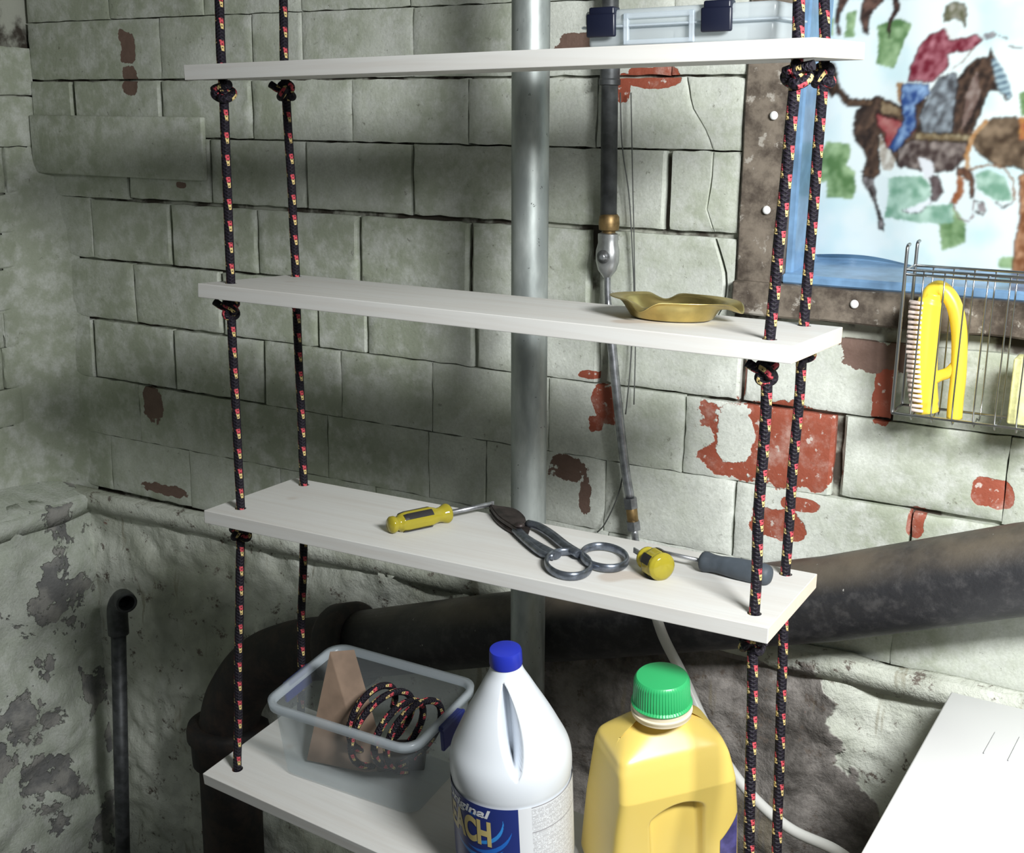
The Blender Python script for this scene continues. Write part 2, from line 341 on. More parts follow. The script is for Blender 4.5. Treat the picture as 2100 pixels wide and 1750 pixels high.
# ================================================================== THE SETTING
YB = 0.44          # face of the back wall's tiles
XL = -1.37         # face of the left wall
ZC = [-.10, .02, .14, .262, .385, .512, .637, .762, .885, .992, 1.105, 1.23, 1.355, 1.48]   # bed joints
FT = .10           # top of the rough foundation
def sl(n, m): return noise.noise(Vector((n*1.7, m*2.3, .5)))
def tilemesh(x0, x1, z0, z1, face, nrm, gx0=.002, gx1=.002, gz0=.002, gz1=.002, lpath=None, rpath=None, depth=.022, seed=0):
    """one painted tile: rounded front face with slight unevenness; paths give a broken edge: [(z, x)...]"""
    bm = bmesh.new(); nx, nz = 14, 8; zs = [0, .05] + [i/(nz-1) for i in range(1, nz-1)] + [.95, 1]; us = [0, .02] + [i/(nx-1) for i in range(1, nx-1)] + [.98, 1]
    V = {}
    rnd = random.Random(seed); out = rnd.uniform(-.0006, .0012); tl = rnd.uniform(-.0012, .0012)
    for j, tz in enumerate(zs):
        z = z0+gz0+(z1-z0-gz0-gz1)*tz
        xa = (np.interp(z, [q[0] for q in lpath], [q[1] for q in lpath]) if lpath else x0)+gx0
        xb = (np.interp(z, [q[0] for q in rpath], [q[1] for q in rpath]) if rpath else x1)-gx1
        for i, tx in enumerate(us):
            x = xa+(xb-xa)*tx; n1 = noise.noise(Vector((x*9, z*9, seed*.37)))*.0022+noise.noise(Vector((x*30, z*30, seed)))*.0007
            e = (.0012+.6*gx0 if i == 0 else .0012+.6*gx1 if i == len(us)-1 else .0012+.6*gz0 if j == 0 else .0012+.6*gz1 if j == len(zs)-1 else 0)
            wz = noise.noise(Vector((x*34, j*3.1, seed)))*.0026 if j in (0, len(zs)-1) else 0
            wx = noise.noise(Vector((z*34, i*3.1, seed+5)))*.0024 if i in (0, len(us)-1) else 0
            V[i, j] = (x+wx, z+wz, -out-n1-tl*(tx-.5)+e)
    def mk(x, z, d): return Vector((x, face+d, z)) if nrm == 'y' else Vector((face-d, x, z))
    g = {k: bm.verts.new(mk(*v)) for k, v in V.items()}; I, J = len(us)-1, len(zs)-1
    for i in range(I):
        for j in range(J):
            bm.faces.new((g[i, j], g[i+1, j], g[i+1, j+1], g[i, j+1]))
    loop = [(i, 0) for i in range(I)] + [(I, j) for j in range(J)] + [(i, J) for i in range(I, 0, -1)] + [(0, j) for j in range(J, 0, -1)]
    back = [bm.verts.new(mk(V[k][0], V[k][1], depth)) for k in loop]
    for a in range(len(loop)):
        bn = (a+1) % len(loop); bm.faces.new((g[loop[bn]], g[loop[a]], back[a], back[bn]))
    bm.faces.new(back); bmesh.ops.recalc_face_normals(bm, faces=bm.faces); return bm

# --- back wall: backing slab with the window opening, its tiles as parts
WX0, WX1, WZ0, WZ1 = 0.235, 0.98, 0.70, 1.36      # window opening
JX0 = 0.165                                       # left edge of the window's wooden jamb
bm = bmesh.new()
yb = YB+.014
for (a, b_) in (((-1.55, -.75), (JX0, 1.75)), ((JX0, -.75), (1.6, .645)), ((JX0, WZ1), (1.6, 1.75)), ((WX1, .645), (1.6, WZ1))):
    box(bm, (a[0], yb, a[1]), (b_[0], yb+.14, b_[1]))
wall_b = obj('wall_back', bm, M_JOINT, kind='structure')
tag(wall_b, 'painted clay tile basement wall behind the hanging shelves')
crack = [(.50,.137),(.637,.137),(.66,.150),(.70,.152),(.73,.142),(.762,.128),(.80,.112),(.84,.118),(.885,.118),(.91,.108),(.95,.080),(.992,.072),(1.105,.07)]
def courses():
    T = []
    def row(k, xs, **sp):
        for i, (a, b_) in enumerate(zip(xs, xs[1:])): T.append((k, a, b_, sp.get('gap', {}).get(i, (None, None)), sp))
    row(10, [-1.37,-1.13,-.885,-.655,-.425,-.19,.04,.163])
    row(9, [-1.37,-1.0,-.77,-.655,-.42,-.19,.045,.163])
    row(8, [-1.37,-1.25,-1.006,-.778,-.548,-.31,-.075,'c',.163])
    row(7, [-1.37,-1.108,-.888,-.655,-.423,-.19,.048,'c',.163])
    row(6, [-1.37,-1.22,-.999,-.776,-.539,-.306,-.072,'c',.163])
    row(5, [-1.37,-1.109,-.872,-.637,-.525,-.294,-.053,.184,.41,.60,.84,1.08])
    row(4, [-1.37,-1.241,-1.008,-.772,-.583,-.383,-.148,.094,.337,.572,.80,1.03])
    row(3, [-1.37,-1.114,-.854,-.62,-.39,-.27,-.04,.184,.452,.69,.92,1.1])
    row(2, [-1.37,-1.21,-.98,-.74,-.51,-.27,-.03,.20,.44,.67,.90,1.1])
    return T
# wide open joints of the photograph: (course, x) -> half gap
WIDE = {(8,-1.25):.005,(8,-1.006):.003,(8,-.778):.0025,(7,-1.108):.0035,(7,-.888):.003,(7,-.655):.003,(7,-.423):.0035,(7,.048):.005,(6,-.999):.004,(6,-.776):.003,(6,-.539):.004,(6,-.306):.0045,
        (6,-.072):.009,(5,-1.109):.002,(5,-.872):.004,(5,-.637):.003,(5,-.525):.003,(5,-.294):.0045,(5,-.053):.008,(5,.184):.004,(4,-1.241):.0035,(4,-1.008):.0035,(4,-.772):.003,(4,.337):.007,(4,.094):.0015,(3,.452):.002,(3,.184):.002}
BED = {5: .0012, 6: .0022, 7: .0042, 8: .0016, 9: .0022, 4: .0014, 3: .0006, 10: .001, 11: .001}
last = None
def bedgap(k, x):
    g = BED.get(k, .0008)
    if k == 4: g = .004 if (.337 < x < .62) else (.0026 if -1.2 < x < -.75 else .0007)
    if k == 5: g = .003 if x < -.8 or .05 < x < .3 else .0012
    if k == 6: g = .0025
    if k == 7 and x < -1.2: g = .0008
    return g
prev = None; tiles = courses(); seed = 0
by = {}
for (k, a, b_, _, _) in tiles: by.setdefault(k, []).append((a, b_))
for k, L in by.items():
    z0, z1 = ZC[k], ZC[k+1]
    for (a, b_) in L:
        seed += 1; lp = rp = None; xa, xb = a, b_
        if a == 'c': lp = crack; xa = .12
        if b_ == 'c': rp = crack; xb = .12
        if k >= 9 and z0 > 1.3: continue
        ga = WIDE.get((k, a), .0009) if a != 'c' else .0009; gb = WIDE.get((k, b_), .0009) if b_ != 'c' else (.0035 if k == 6 else .001)
        xm = (xa+xb)/2; zz1 = z1
        if k == 5 and xb > JX0+.03: zz1 = .628
        bmx = tilemesh(xa, xb, z0, zz1, YB, 'y', ga, gb, bedgap(k, xm), bedgap(k+1, xm) if k < 5 or xb < .2 else .003, lp, rp, seed=seed)
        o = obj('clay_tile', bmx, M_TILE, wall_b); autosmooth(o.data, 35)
# --- left wall
bm = bmesh.new(); box(bm, (XL-.15, -2.2, .14), (XL-.014, .6, 1.75)); wall_l = obj('wall_left', bm, M_JOINT, kind='structure'); tag(wall_l, 'painted side wall meeting the tile wall at the left edge')
ZL = [.14,.285,.365,.453,.525,.613,.685,.766,.86,.96,1.057,1.15,1.25]
rl = random.Random(3)
for k in range(len(ZL)-1):
    y = .45-(.14 if k % 2 else .33); ys = [.46]
    yy = {3: [.447,.325], 2: [.447,.315], 4: [.447,.30], 5: [.44,.25], 6: [.43,.31]}.get(k, [.447, .36 if k % 2 else .24]); ys = [yy[0]]+[yy[1]-.235*i for i in range(4)]
    for a, b_ in zip(ys, ys[1:]):
        if k == 10 and a > .3: continue
        seed += 1; g = .003 if k in (5, 6, 7, 9, 4) else .0012
        bmx = tilemesh(b_, a, ZL[k], ZL[k+1], XL, 'x', .0022, .0022, g, .001, seed=seed)
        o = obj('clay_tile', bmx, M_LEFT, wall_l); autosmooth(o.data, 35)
# smeared plaster rounding off the corner
bm = bmesh.new(); rows = []; nz = 60
for j in range(nz+1):
    z = .12+(.66+.10)*j/nz; t = min(1, (.88-z)/.25); R0 = (.055+.05*t)*(1+.35*noise.noise(Vector((0, z*7, 2)))) + .01
    R0 = max(.02, R0) * (1 if z < .8 else max(.15, 1-(z-.8)/.09))
    ring = []
    for i in range(11):
        a = PI/2*i/10; d = R0*.9
        x = XL+R0-R0*math.cos(a)*1.0 ; y_ = YB-R0+R0*math.sin(a)
        k = .0025*noise.noise(Vector((x*25, y_*25, z*25)))
        ring.append(bm.verts.new((x-.004+(R0+.004)*(0) + k, y_+.004+k, z)))
    rows.append(ring)
for A, B in zip(rows, rows[1:]):
    for i in range(10): f = bm.faces.new((A[i], A[i+1], B[i+1], B[i])); f.smooth = True
bmesh.ops.recalc_face_normals(bm, faces=bm.faces)
for f in bm.faces:
    pass
obj('trim_1', bm, M_LEFT, kind='structure', label='plaster smeared over the corner of the two tile walls')

# --- rough foundation below the tiles: two lumpy slabs with a ledge
def lumpy(name, corners, nu, nv, amp, mat, label, push, holes=None):
    """corners a,b,c,d of a quad (a->b along u, a->d along v); displaced along push"""
    a, b_, c, d = [Vector(q) for q in corners]; bm = bmesh.new(); G = []
    for j in range(nv+1):
        r = []
        for i in range(nu+1):
            s, t = i/nu, j/nv; p = (a*(1-s)+b_*s)*(1-t)+(d*(1-s)+c*s)*t
            h = noise.fractal(p*6, 1.0, 2.0, 4)*amp+noise.noise(p*30)*amp*.22+noise.noise(p*75)*amp*.10
            r.append(bm.verts.new(p+Vector(push)*h))
        G.append(r)
    for j in range(nv):
        for i in range(nu): f = bm.faces.new((G[j][i], G[j][i+1], G[j+1][i+1], G[j+1][i])); f.smooth = True
    o = obj(name, bm, mat, kind='structure', label=label); sm = o.modifiers.new('thick', 'SOLIDIFY'); sm.thickness = .04; sm.offset = -1 ; return o
M_FB = None
def foundback():
    m, nt, b = new('foundation_back'); p = pos(nt); n1 = noise_(nt, 4, p, 5, .6); n2 = noise_(nt, 26, p, 6, .7)
    c = mix(nt, step(nt, n1, .35, .62), (.42,.44,.36), (.72,.74,.67))
    bare, _ = patches(nt, [pp(1300,1560,330,230,.40), pp(1560,1640,180,250,.40), pp(1640,1730,180,120,.40), pp(1450,1400,180,60,.40), pp(1120,1650,100,60,.40)], .5, 7)
    stone = mix(nt, step(nt, noise_(nt, 9, p, 7, .72), .35, .68), (.085,.075,.068), (.34,.31,.29)); c = mix(nt, bare, c, stone)
    c = mix(nt, step(nt, noise_(nt, 30, p, 8, .8), .56, .64), c, (.15,.12,.10)); c = mix(nt, step(nt, noise_(nt, 13, p, 6, .7, .4), .66, .70), c, (.30,.17,.14))
    drip = step(nt, noise_(nt, 14, p, 3, .6, 0, stretch=(2.2, 1, .25)), .60, .68)
    c = mix(nt, math_(nt, 'MULTIPLY', drip, .45), c, (.22,.18,.10)); lk(nt, c, b.inputs['Base Color']); b.inputs['Roughness'].default_value = .8
    bump(nt, b, math_(nt, 'ADD', n2, math_(nt, 'MULTIPLY', bare, .4)), .9, .008); return m
M_FB = foundback()
lumpy('trim_2', [(-1.5, .425, -.76), (1.6, .425, -.76), (1.6, .425, FT+.02), (-1.5, .425, FT)], 420, 120, .022, M_FB, 'rough painted rubble foundation under the tile wall', (0, -1, 0))
# ledge on top of the back foundation
lumpy('trim_3', [(-1.5, .44, FT-.005), (1.6, .44, FT+.015), (1.6, .415, FT+.012), (-1.5, .415, FT-.008)], 120, 4, .008, M_FB, 'narrow rough ledge along the top of the rubble foundation', (0, -.6, .8))
# left foundation stands out into the room
LX = XL+.10
lumpy('trim_4', [(LX, -2.2, -.76), (LX+.02, .45, -.76), (LX, .45, .125), (LX, -2.2, .125)], 170, 60, .030, M_FOUND_L, 'peeling rough foundation jutting from the side wall', (1, 0, 0))
lumpy('trim_5', [(XL-.01, -2.2, .155), (LX+.012, -2.2, .118), (LX+.012, .45, .118), (XL-.01, .45, .155)], 10, 150, .010, M_FOUND_L, 'dusty ledge on top of the side foundation', (0, 0, 1))
boxobj('floor', (-1.8, -2.6, -.80), (2.3, .6, -.75), M_FLOOR, kind='structure', label='bare concrete basement floor')
boxobj('ceiling', (-1.8, -1.0, 1.75), (1.6, .6, 1.80), M_CEIL, kind='structure', label='dark boarded basement ceiling')
# boxed-in board at the top left of the tile wall
a = onY(80, 262, .42); c = onY(408, 371, .42); e = onY(408, 240, .42)
boxobj('wall_board', (XL+.004, .424, c.z), (e.x, YB-.003, e.z), M_LEFT, bev=.003, label='flat painted board fixed across the tile wall in the upper left corner', cat='board')

# --- window in the back wall: frame pieces, sill, glass, then the curtain hung in it
win = empty('window_1', ((WX0+WX1)/2, YB, WZ0), 'small basement window with old wooden frame and blue painted reveal', None)
win['kind'] = 'structure'
def roughboard(name, lo, hi, mat, parent, amp=.0015, n=18, label=None):
    bm = bmesh.new(); box(bm, lo, hi, .003, 1)
    ax = max(range(3), key=lambda i: hi[i]-lo[i])
    es = [e for e in bm.edges if abs((e.verts[0].co-e.verts[1].co)[ax]) > (hi[ax]-lo[ax])*.8]
    bmesh.ops.subdivide_edges(bm, edges=es, cuts=n, use_grid_fill=True)
    for v in bm.verts: v.co += Vector((noise.noise(v.co*14), noise.noise(v.co*14+Vector((5, 0, 0))), noise.noise(v.co*14+Vector((0, 7, 0)))))*amp
    o = obj(name, bm, mat, parent, label=label); autosmooth(o.data, 40); return o
roughboard('window_jamb', (JX0, YB-.008, .655), (WX0, .60, 1.75), M_WINW, win, .003, 24)
roughboard('window_jamb', (WX1, YB-.008, .655), (WX1+.07, .60, 1.6), M_WINW, win)
roughboard('sill_board', (JX0, YB-.022, .650), (WX1+.07, .60, .698), M_WINW, win, .003, 24)
roughboard('reveal_board', (WX0-.002, YB+.012, .700), (WX0+.012, .66, WZ1), M_BLUE, win, .0006, label='blue painted reveal board')
bm = bmesh.new(); box(bm, (WX0, YB-.004, .698), (WX1, .66, .712), .003, 1)
for v in bm.verts:
    if v.co.z > .70: v.co.z += (v.co.y-YB)*.10
obj('sill_top', bm, M_BLUE, win, label='blue painted sill top')
roughboard('head_board', (WX0, YB+.01, WZ1), (WX1, .66, WZ1+.03), M_WINW, win)
roughboard('sash_rail', (WX0, .655, .712), (WX1, .69, .755), M_BLUE, win, .0006, label='blue painted lower sash rail')
boxobj('sash_rail', (WX0, .655, 1.32), (WX1, .69, 1.36), M_BLUE, win, bev=.002)
boxobj('sash_stile', (WX0, .655, .755), (WX0+.04, .69, 1.32), M_BLUE, win, bev=.002)
boxobj('sash_stile', (WX1-.04, .655, .755), (WX1, .69, 1.32), M_BLUE, win, bev=.002)
boxobj('pane', (WX0+.04, .668, .755), (WX1-.04, .672, 1.32), M_GLASS, win)
for (x, y) in ((1587,237),(1572,431),(1565,608),(1752,624)):
    p = onY(x, y, YB-.024 if y > 600 and x > 1700 else YB-.012); bm = bmesh.new(); bmesh.ops.create_uvsphere(bm, u_segments=12, v_segments=8, radius=.0062)
    bm.transform(Matrix.Translation(p) @ Matrix.Diagonal((1, .6, 1, 1))); obj('filler_dab', bm, M_FOAM, win, smooth=True, label='round white dab on the frame')

# --- printed curtain (colour printed on the cloth: computed per vertex)
def inpoly(X, Y, poly):
    r = np.zeros(X.shape, bool); n = len(poly)
    for i in range(n):
        x0, y0 = poly[i]; x1, y1 = poly[(i+1) % n]
        if y0 == y1: continue
        cnd = ((y0 > Y) != (y1 > Y)) & (X < (x1-x0)*(Y-y0)/(y1-y0)+x0); r ^= cnd
    return r
def seg(X, Y, pts, w):
    r = np.zeros(X.shape, bool)
    for (x0, y0), (x1, y1) in zip(pts, pts[1:]):
        dx, dy = x1-x0, y1-y0; t = np.clip(((X-x0)*dx+(Y-y0)*dy)/(dx*dx+dy*dy), 0, 1); r |= np.hypot(X-x0-t*dx, Y-y0-t*dy) < w
    return r
CY = .565
def curtain():
    x0, x1, z0, z1 = .185, .80, .705, 1.32; nx, nz = 330, 330
    xs = np.linspace(0, 1, nx+1); zs = np.linspace(0, 1, nz+1); U, Vv = np.meshgrid(xs, zs)
    # left edge slants; bottom edge sags a little
    eo = [(onY(*q_, CY).z, onY(*q_, CY).x) for q_ in ((1628,525),(1618,440),(1624,380),(1640,250),(1668,140),(1690,60),(1704,-60))]; Z0 = .727+(z1-.727)*Vv; edge = np.interp(Z0, [q_[0] for q_ in eo], [q_[1] for q_ in eo]) ; Xw = edge+(x1-edge)*U
    zb = .727 + .01*np.sin(U*9) - .018*U ; Zw = zb+(z1-zb)*Vv
    Yw = CY + .007*np.sin(Xw*55+Zw*3)*(.4+.6*Vv) + .004*np.sin(Xw*23+1) - .006*(1-Vv)
    P = np.stack([Xw, np.full_like(Xw, CY), Zw], -1); q = (P-np.array(CAM))@np.array(RM); px = 1050+F*q[..., 0]/-q[..., 2]; py = 875-F*q[..., 1]/-q[..., 2]
    X = (px-1550)*2.916; Y = py*2.916        # drawing units of the print
    rng = np.random.RandomState(1)
    def rn(sc, oct=3):
        out = np.zeros_like(X); 
        for o in range(oct):
            g = rng.rand(64, 64); gx = (X/sc*2**o) % 63; gy = (Y/sc*2**o) % 63; i, j = gx.astype(int), gy.astype(int); fx, fy = gx-i, gy-j; fx = fx*fx*(3-2*fx); fy = fy*fy*(3-2*fy)
            i2, j2 = (i+1) % 64, (j+1) % 64
            out += ((g[j, i]*(1-fx)+g[j, i2]*fx)*(1-fy)+(g[j2, i]*(1-fx)+g[j2, i2]*fx)*fy)/2**o
        return out/(2-2**(1-oct))
    n1, n2, n3 = rn(60), rn(22), rn(14, 2); X = X+(n2-.5)*14; Y = Y+(n3-.5)*14
    C = np.ones(X.shape+(3,))*np.array([.86, .92, .91]); 
    tint = np.clip((rn(200)-.45)*3, 0, 1)[..., None]; C = C*(1-.16*tint*np.array([1, .35, .2]))
    def put(mask, a, b=None, nz_=None, al=1.0):
        a = np.array(a, float); col = a if b is None else a*(1-nz_[..., None])+np.array(b, float)*nz_[..., None]
        if b is not None and al == 1.0 and sum(a) < .5:
            er = mask.copy()
            for sh_ in ((1, 0), (-1, 0), (0, 1), (0, -1)): er &= np.roll(mask, sh_, (0, 1))
            col = np.where((mask & ~er)[..., None], a*.5, col)
        C[mask] = (C*(1-al)+col*al)[mask] if al < 1 else np.broadcast_to(col, C.shape)[mask]
    s1 = np.clip((n1-.3)*2.2, 0, 1); s2 = np.clip((rn(38)-.28)*1.6+.35*np.sin(X*.11+Y*.05+6*n1)*n2, 0, 1)
    G1, G2, T1, T2 = (.16,.28,.12), (.48,.62,.38), (.26,.44,.33), (.60,.76,.66)
    for pl in ([(250,940),(300,900),(400,910),(430,850),(560,860),(570,920),(540,990),(590,1020),(600,1150),(580,1190),(430,1180),(430,1090),(250,1080)], [(550,80),(600,60),(590,220),(535,230)],
               [(720,150),(860,110),(940,150),(890,250),(830,410),(710,380),(730,300)], [(1460,1540),(1560,1530),(1560,1610),(1460,1600)], [(440,130),(470,110),(470,215),(440,215)], [(1100,1330),(1180,1220),(1260,1340),(1260,1450),(1120,1500)]): put(inpoly(X, Y, pl), G1, G2, s1)
    for pl in ([(770,1060),(1000,1050),(1050,1100),(1060,1160),(1000,1230),(1180,1220),(1190,1330),(1100,1340),(770,1300)], [(1320,1040),(1400,1010),(1500,1060),(1540,1200),(1440,1200),(1330,1130)]): put(inpoly(X, Y, pl), T1, T2, s1)
    B1, B2 = (.045,.03,.025), (.22,.14,.10)
    horse = [(585,720),(600,660),(650,620),(720,570),(800,600),(900,640),(980,600),(1060,580),(1140,560),(1200,480),(1260,400),(1330,350),(1395,345),(1405,285),(1440,350),(1500,440),(1535,540),(1530,600),(1500,600),(1450,540),(1400,550),(1380,600),(1350,680),(1300,790),(1270,850),(1250,950),(1180,1020),(1060,1020),(960,1010),(850,1000),(840,950),(770,850),(745,800),(730,900),(740,960),(740,1040),(700,1100),(650,1080),(630,1030),(660,950),(640,900),(600,850),(580,780)]
    put(inpoly(X, Y, horse), B1, B2, s2)
    put(inpoly(X, Y, [(850,880),(960,830),(1280,850),(1250,960),(1180,1020),(1060,1040),(960,1010),(850,1000)]), (.09,.06,.055), (.42,.36,.33), s2)
    put(inpoly(X, Y, [(740,800),(770,850),(840,950),(820,1020),(760,1020),(735,930)]), (.75,.72,.66), (.35,.28,.22), s2)
    put(inpoly(X, Y, [(1410,350),(1440,350),(1500,440),(1535,540),(1525,600),(1450,530)]), (.12,.18,.24), (.50,.62,.66), np.clip((np.sin(X*.06+Y*.16)+1)/2, 0, 1))
    put(inpoly(X, Y, [(1260,560),(1330,420),(1350,560),(1290,700),(1230,780)]), (.30,.20,.17), (.58,.50,.46), s2, .7)
    put(inpoly(X, Y, [(980,940),(1060,960),(1080,1060),(1020,1070)]), (.80,.80,.82))
    put(inpoly(X, Y, [(630,1050),(700,1060),(720,1120),(715,1180),(740,1260),(770,1330),(770,1380),(735,1370),(720,1260),(690,1180),(640,1100)]), B1, (.5,.46,.46), s2)
    put(inpoly(X, Y, [(700,1080),(740,1040),(790,1060),(800,1160),(770,1300),(735,1200)]), (.82,.88,.88))
    put(inpoly(X, Y, [(1040,1060),(1100,1050),(1128,1150),(1085,1205),(1055,1195),(1065,1120)]), (.14,.10,.10), (.35,.30,.30), s2)
    put(seg(X, Y, [(1060,1200),(980,1275),(885,1262),(1020,1210)], 4), B1); put(inpoly(X, Y, [(1060,1200),(980,1275),(885,1262),(1020,1200)]), (.86,.88,.9))
    put(inpoly(X, Y, [(1200,1000),(1280,1000),(1315,1070),(1312,1180),(1290,1190),(1280,1090),(1240,1050),(1200,1050)]), (.12,.06,.04), (.32,.18,.12), s2)
    put(inpoly(X, Y, [(1210,1050),(1250,1060),(1250,1150),(1200,1225),(1168,1212),(1205,1130)]), (.36,.14,.06), (.55,.30,.18), s2)
    put(seg(X, Y, [(1180,1210),(1215,1300),(1275,1325),(1305,1290),(1310,1190)], 4), (.30,.20,.2)); put(seg(X, Y, [(1310,1200),(1360,1210),(1385,1260),(1365,1280),(1320,1265)], 4), B1)
    put(inpoly(X, Y, [(1330,1215),(1370,1215),(1382,1265),(1340,1270)]), (.25,.2,.2), (.5,.45,.45), s2)
    put(seg(X, Y, [(460,400),(480,520),(560,615),(680,615)], 24), (.06,.035,.025), (.25,.16,.10), s2); put(inpoly(X, Y, [(400,380),(470,420),(500,540),(460,590),(400,500)]), (.05,.03,.02), (.22,.13,.08), s2)
    put(inpoly(X, Y, [(720,680),(860,720),(910,740),(970,780),(800,890),(775,890),(770,800),(722,745)]), (.36,.06,.07), (.55,.26,.24), s1)
    put(inpoly(X, Y, [(745,590),(880,650),(885,700),(740,680)]), (.20,.13,.08), (.48,.38,.25), s1)
    put(inpoly(X, Y, [(1040,560),(1100,460),(1200,430),(1210,500),(1180,800),(1000,800),(980,700)]), (.10,.10,.11), (.45,.50,.54), s2)
    put(inpoly(X, Y, [(960,790),(1290,805),(1290,850),(960,838)]), (.22,.16,.09), (.50,.43,.30), s2)
    put(inpoly(X, Y, [(845,495),(890,490),(890,640),(850,600)]), (.45,.28,.15))
    put(inpoly(X, Y, [(880,500),(1040,500),(1050,560),(965,630),(970,760),(840,912),(790,890),(890,720),(870,600)]), (.05,.11,.30), (.42,.58,.78), s2)
    put(inpoly(X, Y, [(1110,180),(1140,165),(1160,240),(1330,208),(1362,240),(1300,300),(1150,322),(1160,400),(1120,440),(1060,492),(915,490),(930,400),(980,290),(1040,210)]), (.22,.02,.045), (.55,.26,.30), s2)
    put(inpoly(X, Y, [(1130,160),(1200,120),(1235,170),(1190,235),(1160,235)]), (.80,.82,.80))
    put(inpoly(X, Y, [(1125,95),(1140,30),(1200,10),(1250,20),(1265,80),(1255,170),(1230,130),(1190,110),(1130,140)]), (.17,.17,.10), (.55,.52,.47), s2)
    put(inpoly(X, Y, [(1365,205),(1430,185),(1445,225),(1385,248)]), (.25,.25,.27), (.55,.52,.52), s2); put(seg(X, Y, [(1440,205),(1520,240)], 3), (.12,.1,.1)); put(seg(X, Y, [(1520,280),(1604,292)], 4), (.12,.1,.1))
    put(seg(X, Y, [(1310,280),(1240,370),(1180,410)], 4), (.42,.36,.32))
    h2 = [(1290,850),(1340,760),(1420,705),(1560,695),(1640,780),(1660,1050),(1550,1000),(1450,1000),(1380,950),(1320,900)]; put(inpoly(X, Y, h2), (.10,.065,.04), (.36,.27,.19), s1)
    put(seg(X, Y, [(1270,1000),(1265,930),(1300,820),(1380,730)], 14), (.50,.26,.10), (.65,.45,.28), s1); put(seg(X, Y, [(1290,1010),(1400,985),(1500,1010),(1540,1080),(1550,1200)], 6), (.34,.20,.12))
    put(seg(X, Y, [(1440,1210),(1480,1240),(1540,1210)], 5), (.12,.12,.12))
    put(inpoly(X, Y, [(1570,1050),(1700,1000),(1700,1640),(1530,1640),(1545,1450),(1580,1300)]), (.28,.12,.05), (.62,.38,.24), s2)
    put(inpoly(X, Y, [(1575,560),(1640,540),(1640,690),(1585,690)]), (.16,.28,.12), (.4,.5,.3), s2); put(inpoly(X, Y, [(1575,700),(1650,700),(1650,830),(1580,840)]), (.45,.16,.08), (.55,.3,.1), s2)
    for pl in ([(520,-90),(565,-90),(560,0),(512,80),(500,150),(520,210),(492,205),(480,100)], [(650,-60),(760,-60),(760,0),(700,60),(672,110),(672,215),(640,190),(620,110)], [(800,-60),(840,-60),(866,50),(812,130),(800,200),(800,240),(778,180),(790,110),(825,60)], [(480,-260),(870,-260),(850,-40),(620,-20),(520,-70)]):
        put(inpoly(X, Y, pl), (.06,.035,.03), (.30,.18,.14), s2)
    for _ in range(2): C[1:-1, 1:-1] = (C[1:-1, 1:-1]*2+C[:-2, 1:-1]+C[2:, 1:-1]+C[1:-1, :-2]+C[1:-1, 2:])/6
    C = C**1.25
    me = bpy.data.meshes.new('curtain'); n = (nx+1)*(nz+1); V = np.stack([Xw, Yw, Zw], -1).reshape(-1, 3); idx = np.arange(n).reshape(nz+1, nx+1)
    Fc = np.stack([idx[:-1, :-1], idx[:-1, 1:], idx[1:, 1:], idx[1:, :-1]], -1).reshape(-1, 4); me.from_pydata(V.tolist(), [], Fc.tolist())
    at_ = me.color_attributes.new('print', 'FLOAT_COLOR', 'POINT'); at_.data.foreach_set('color', np.concatenate([C.reshape(-1, 3), np.ones((n, 1))], 1).astype('f').ravel())
    return obj('curtain', me, M_CURT, smooth=True, label='white curtain printed with a rider in red shirt on a brown horse', cat='curtain')
curtain()
# rod that carries the curtain, above the frame of the picture
tubeobj('curtain_rod', [(WX0+.015, CY, 1.325), (WX1-.003, CY, 1.325)], .006, M_CHROME, label='thin rod above the picture edge that carries the printed curtain', cat='rod')

# ================================================================== PIPES AND WIRES
def pipe_edges(pts, Y, r=None):
    out = []; rad = []
    for (xt, yt, xb, yb2) in pts:
        a, b_ = onY(xt, yt, Y), onY(xb, yb2, Y); out.append((a+b_)/2); rad.append((a-b_).length/2)
    return out, rad
# galvanised pole in front of the drain
pa, pb = onY(1089, 0, .26), onY(1082, 1370, .26); dv = (pb-pa)/(pb.z-pa.z)
top, bot = pa+dv*(1.745-pa.z), pa+dv*(-.748-pa.z)
tubeobj('support_pole', [bot, pb, pa, top], .0272, M_GALV, seg=40, label='grey galvanised steel pole standing behind the middle of the shelves', cat='pole')
# drain: sloping cast iron run, elbow, hub, down pipe
drn = empty('drain_pipe', onY(470, 1750, .36), 'thick black cast iron drain pipe sloping along the wall to an elbow', 'pipe')
A = onY(2100, 1167, .36); B = onY(1700, 1228, .36); Cc = onY(1000, 1293, .36); D = onY(740, 1322, .36)
dr = (B-D).normalized()
E0 = D; tubeobj('pipe_run', [A+dr*.6, A, B, Cc, D], .062, M_IRON, drn, seg=40)
hubr = catmull([D+dr*.002, D-dr*.07], 2)
bm = bmesh.new(); fm = frame(D-dr*.06, dr); lathe(bm, [(.060, 0), (.076, .004), (.080, .012), (.080, .055), (.074, .062), (.060, .064)], 40, fm); obj('pipe_hub', bm, M_RUST, drn)
e0 = D-dr*.05; dn = onY(468, 1490, .36); path = catmull([e0, onY(600, 1338, .36), onY(530, 1368, .36), onY(484, 1430, .36), dn], 10)
tubeobj('pipe_elbow', path, .060, M_RUST, drn, seg=36)
bm = bmesh.new(); lathe(bm, [(.060, .012), (.080, .010), (.083, 0), (.083, -.018), (.076, -.026), (.074, -.075), (.060, -.082)], 40, frame(dn, (0, 0, 1))); obj('pipe_hub', bm, M_RUST, drn)
tubeobj('down_pipe', [dn+Vector((0, 0, -.05)), dn+Vector((0, 0, -.4)), Vector((dn.x, dn.y, -.748))], .062, M_RUST, drn, seg=36)
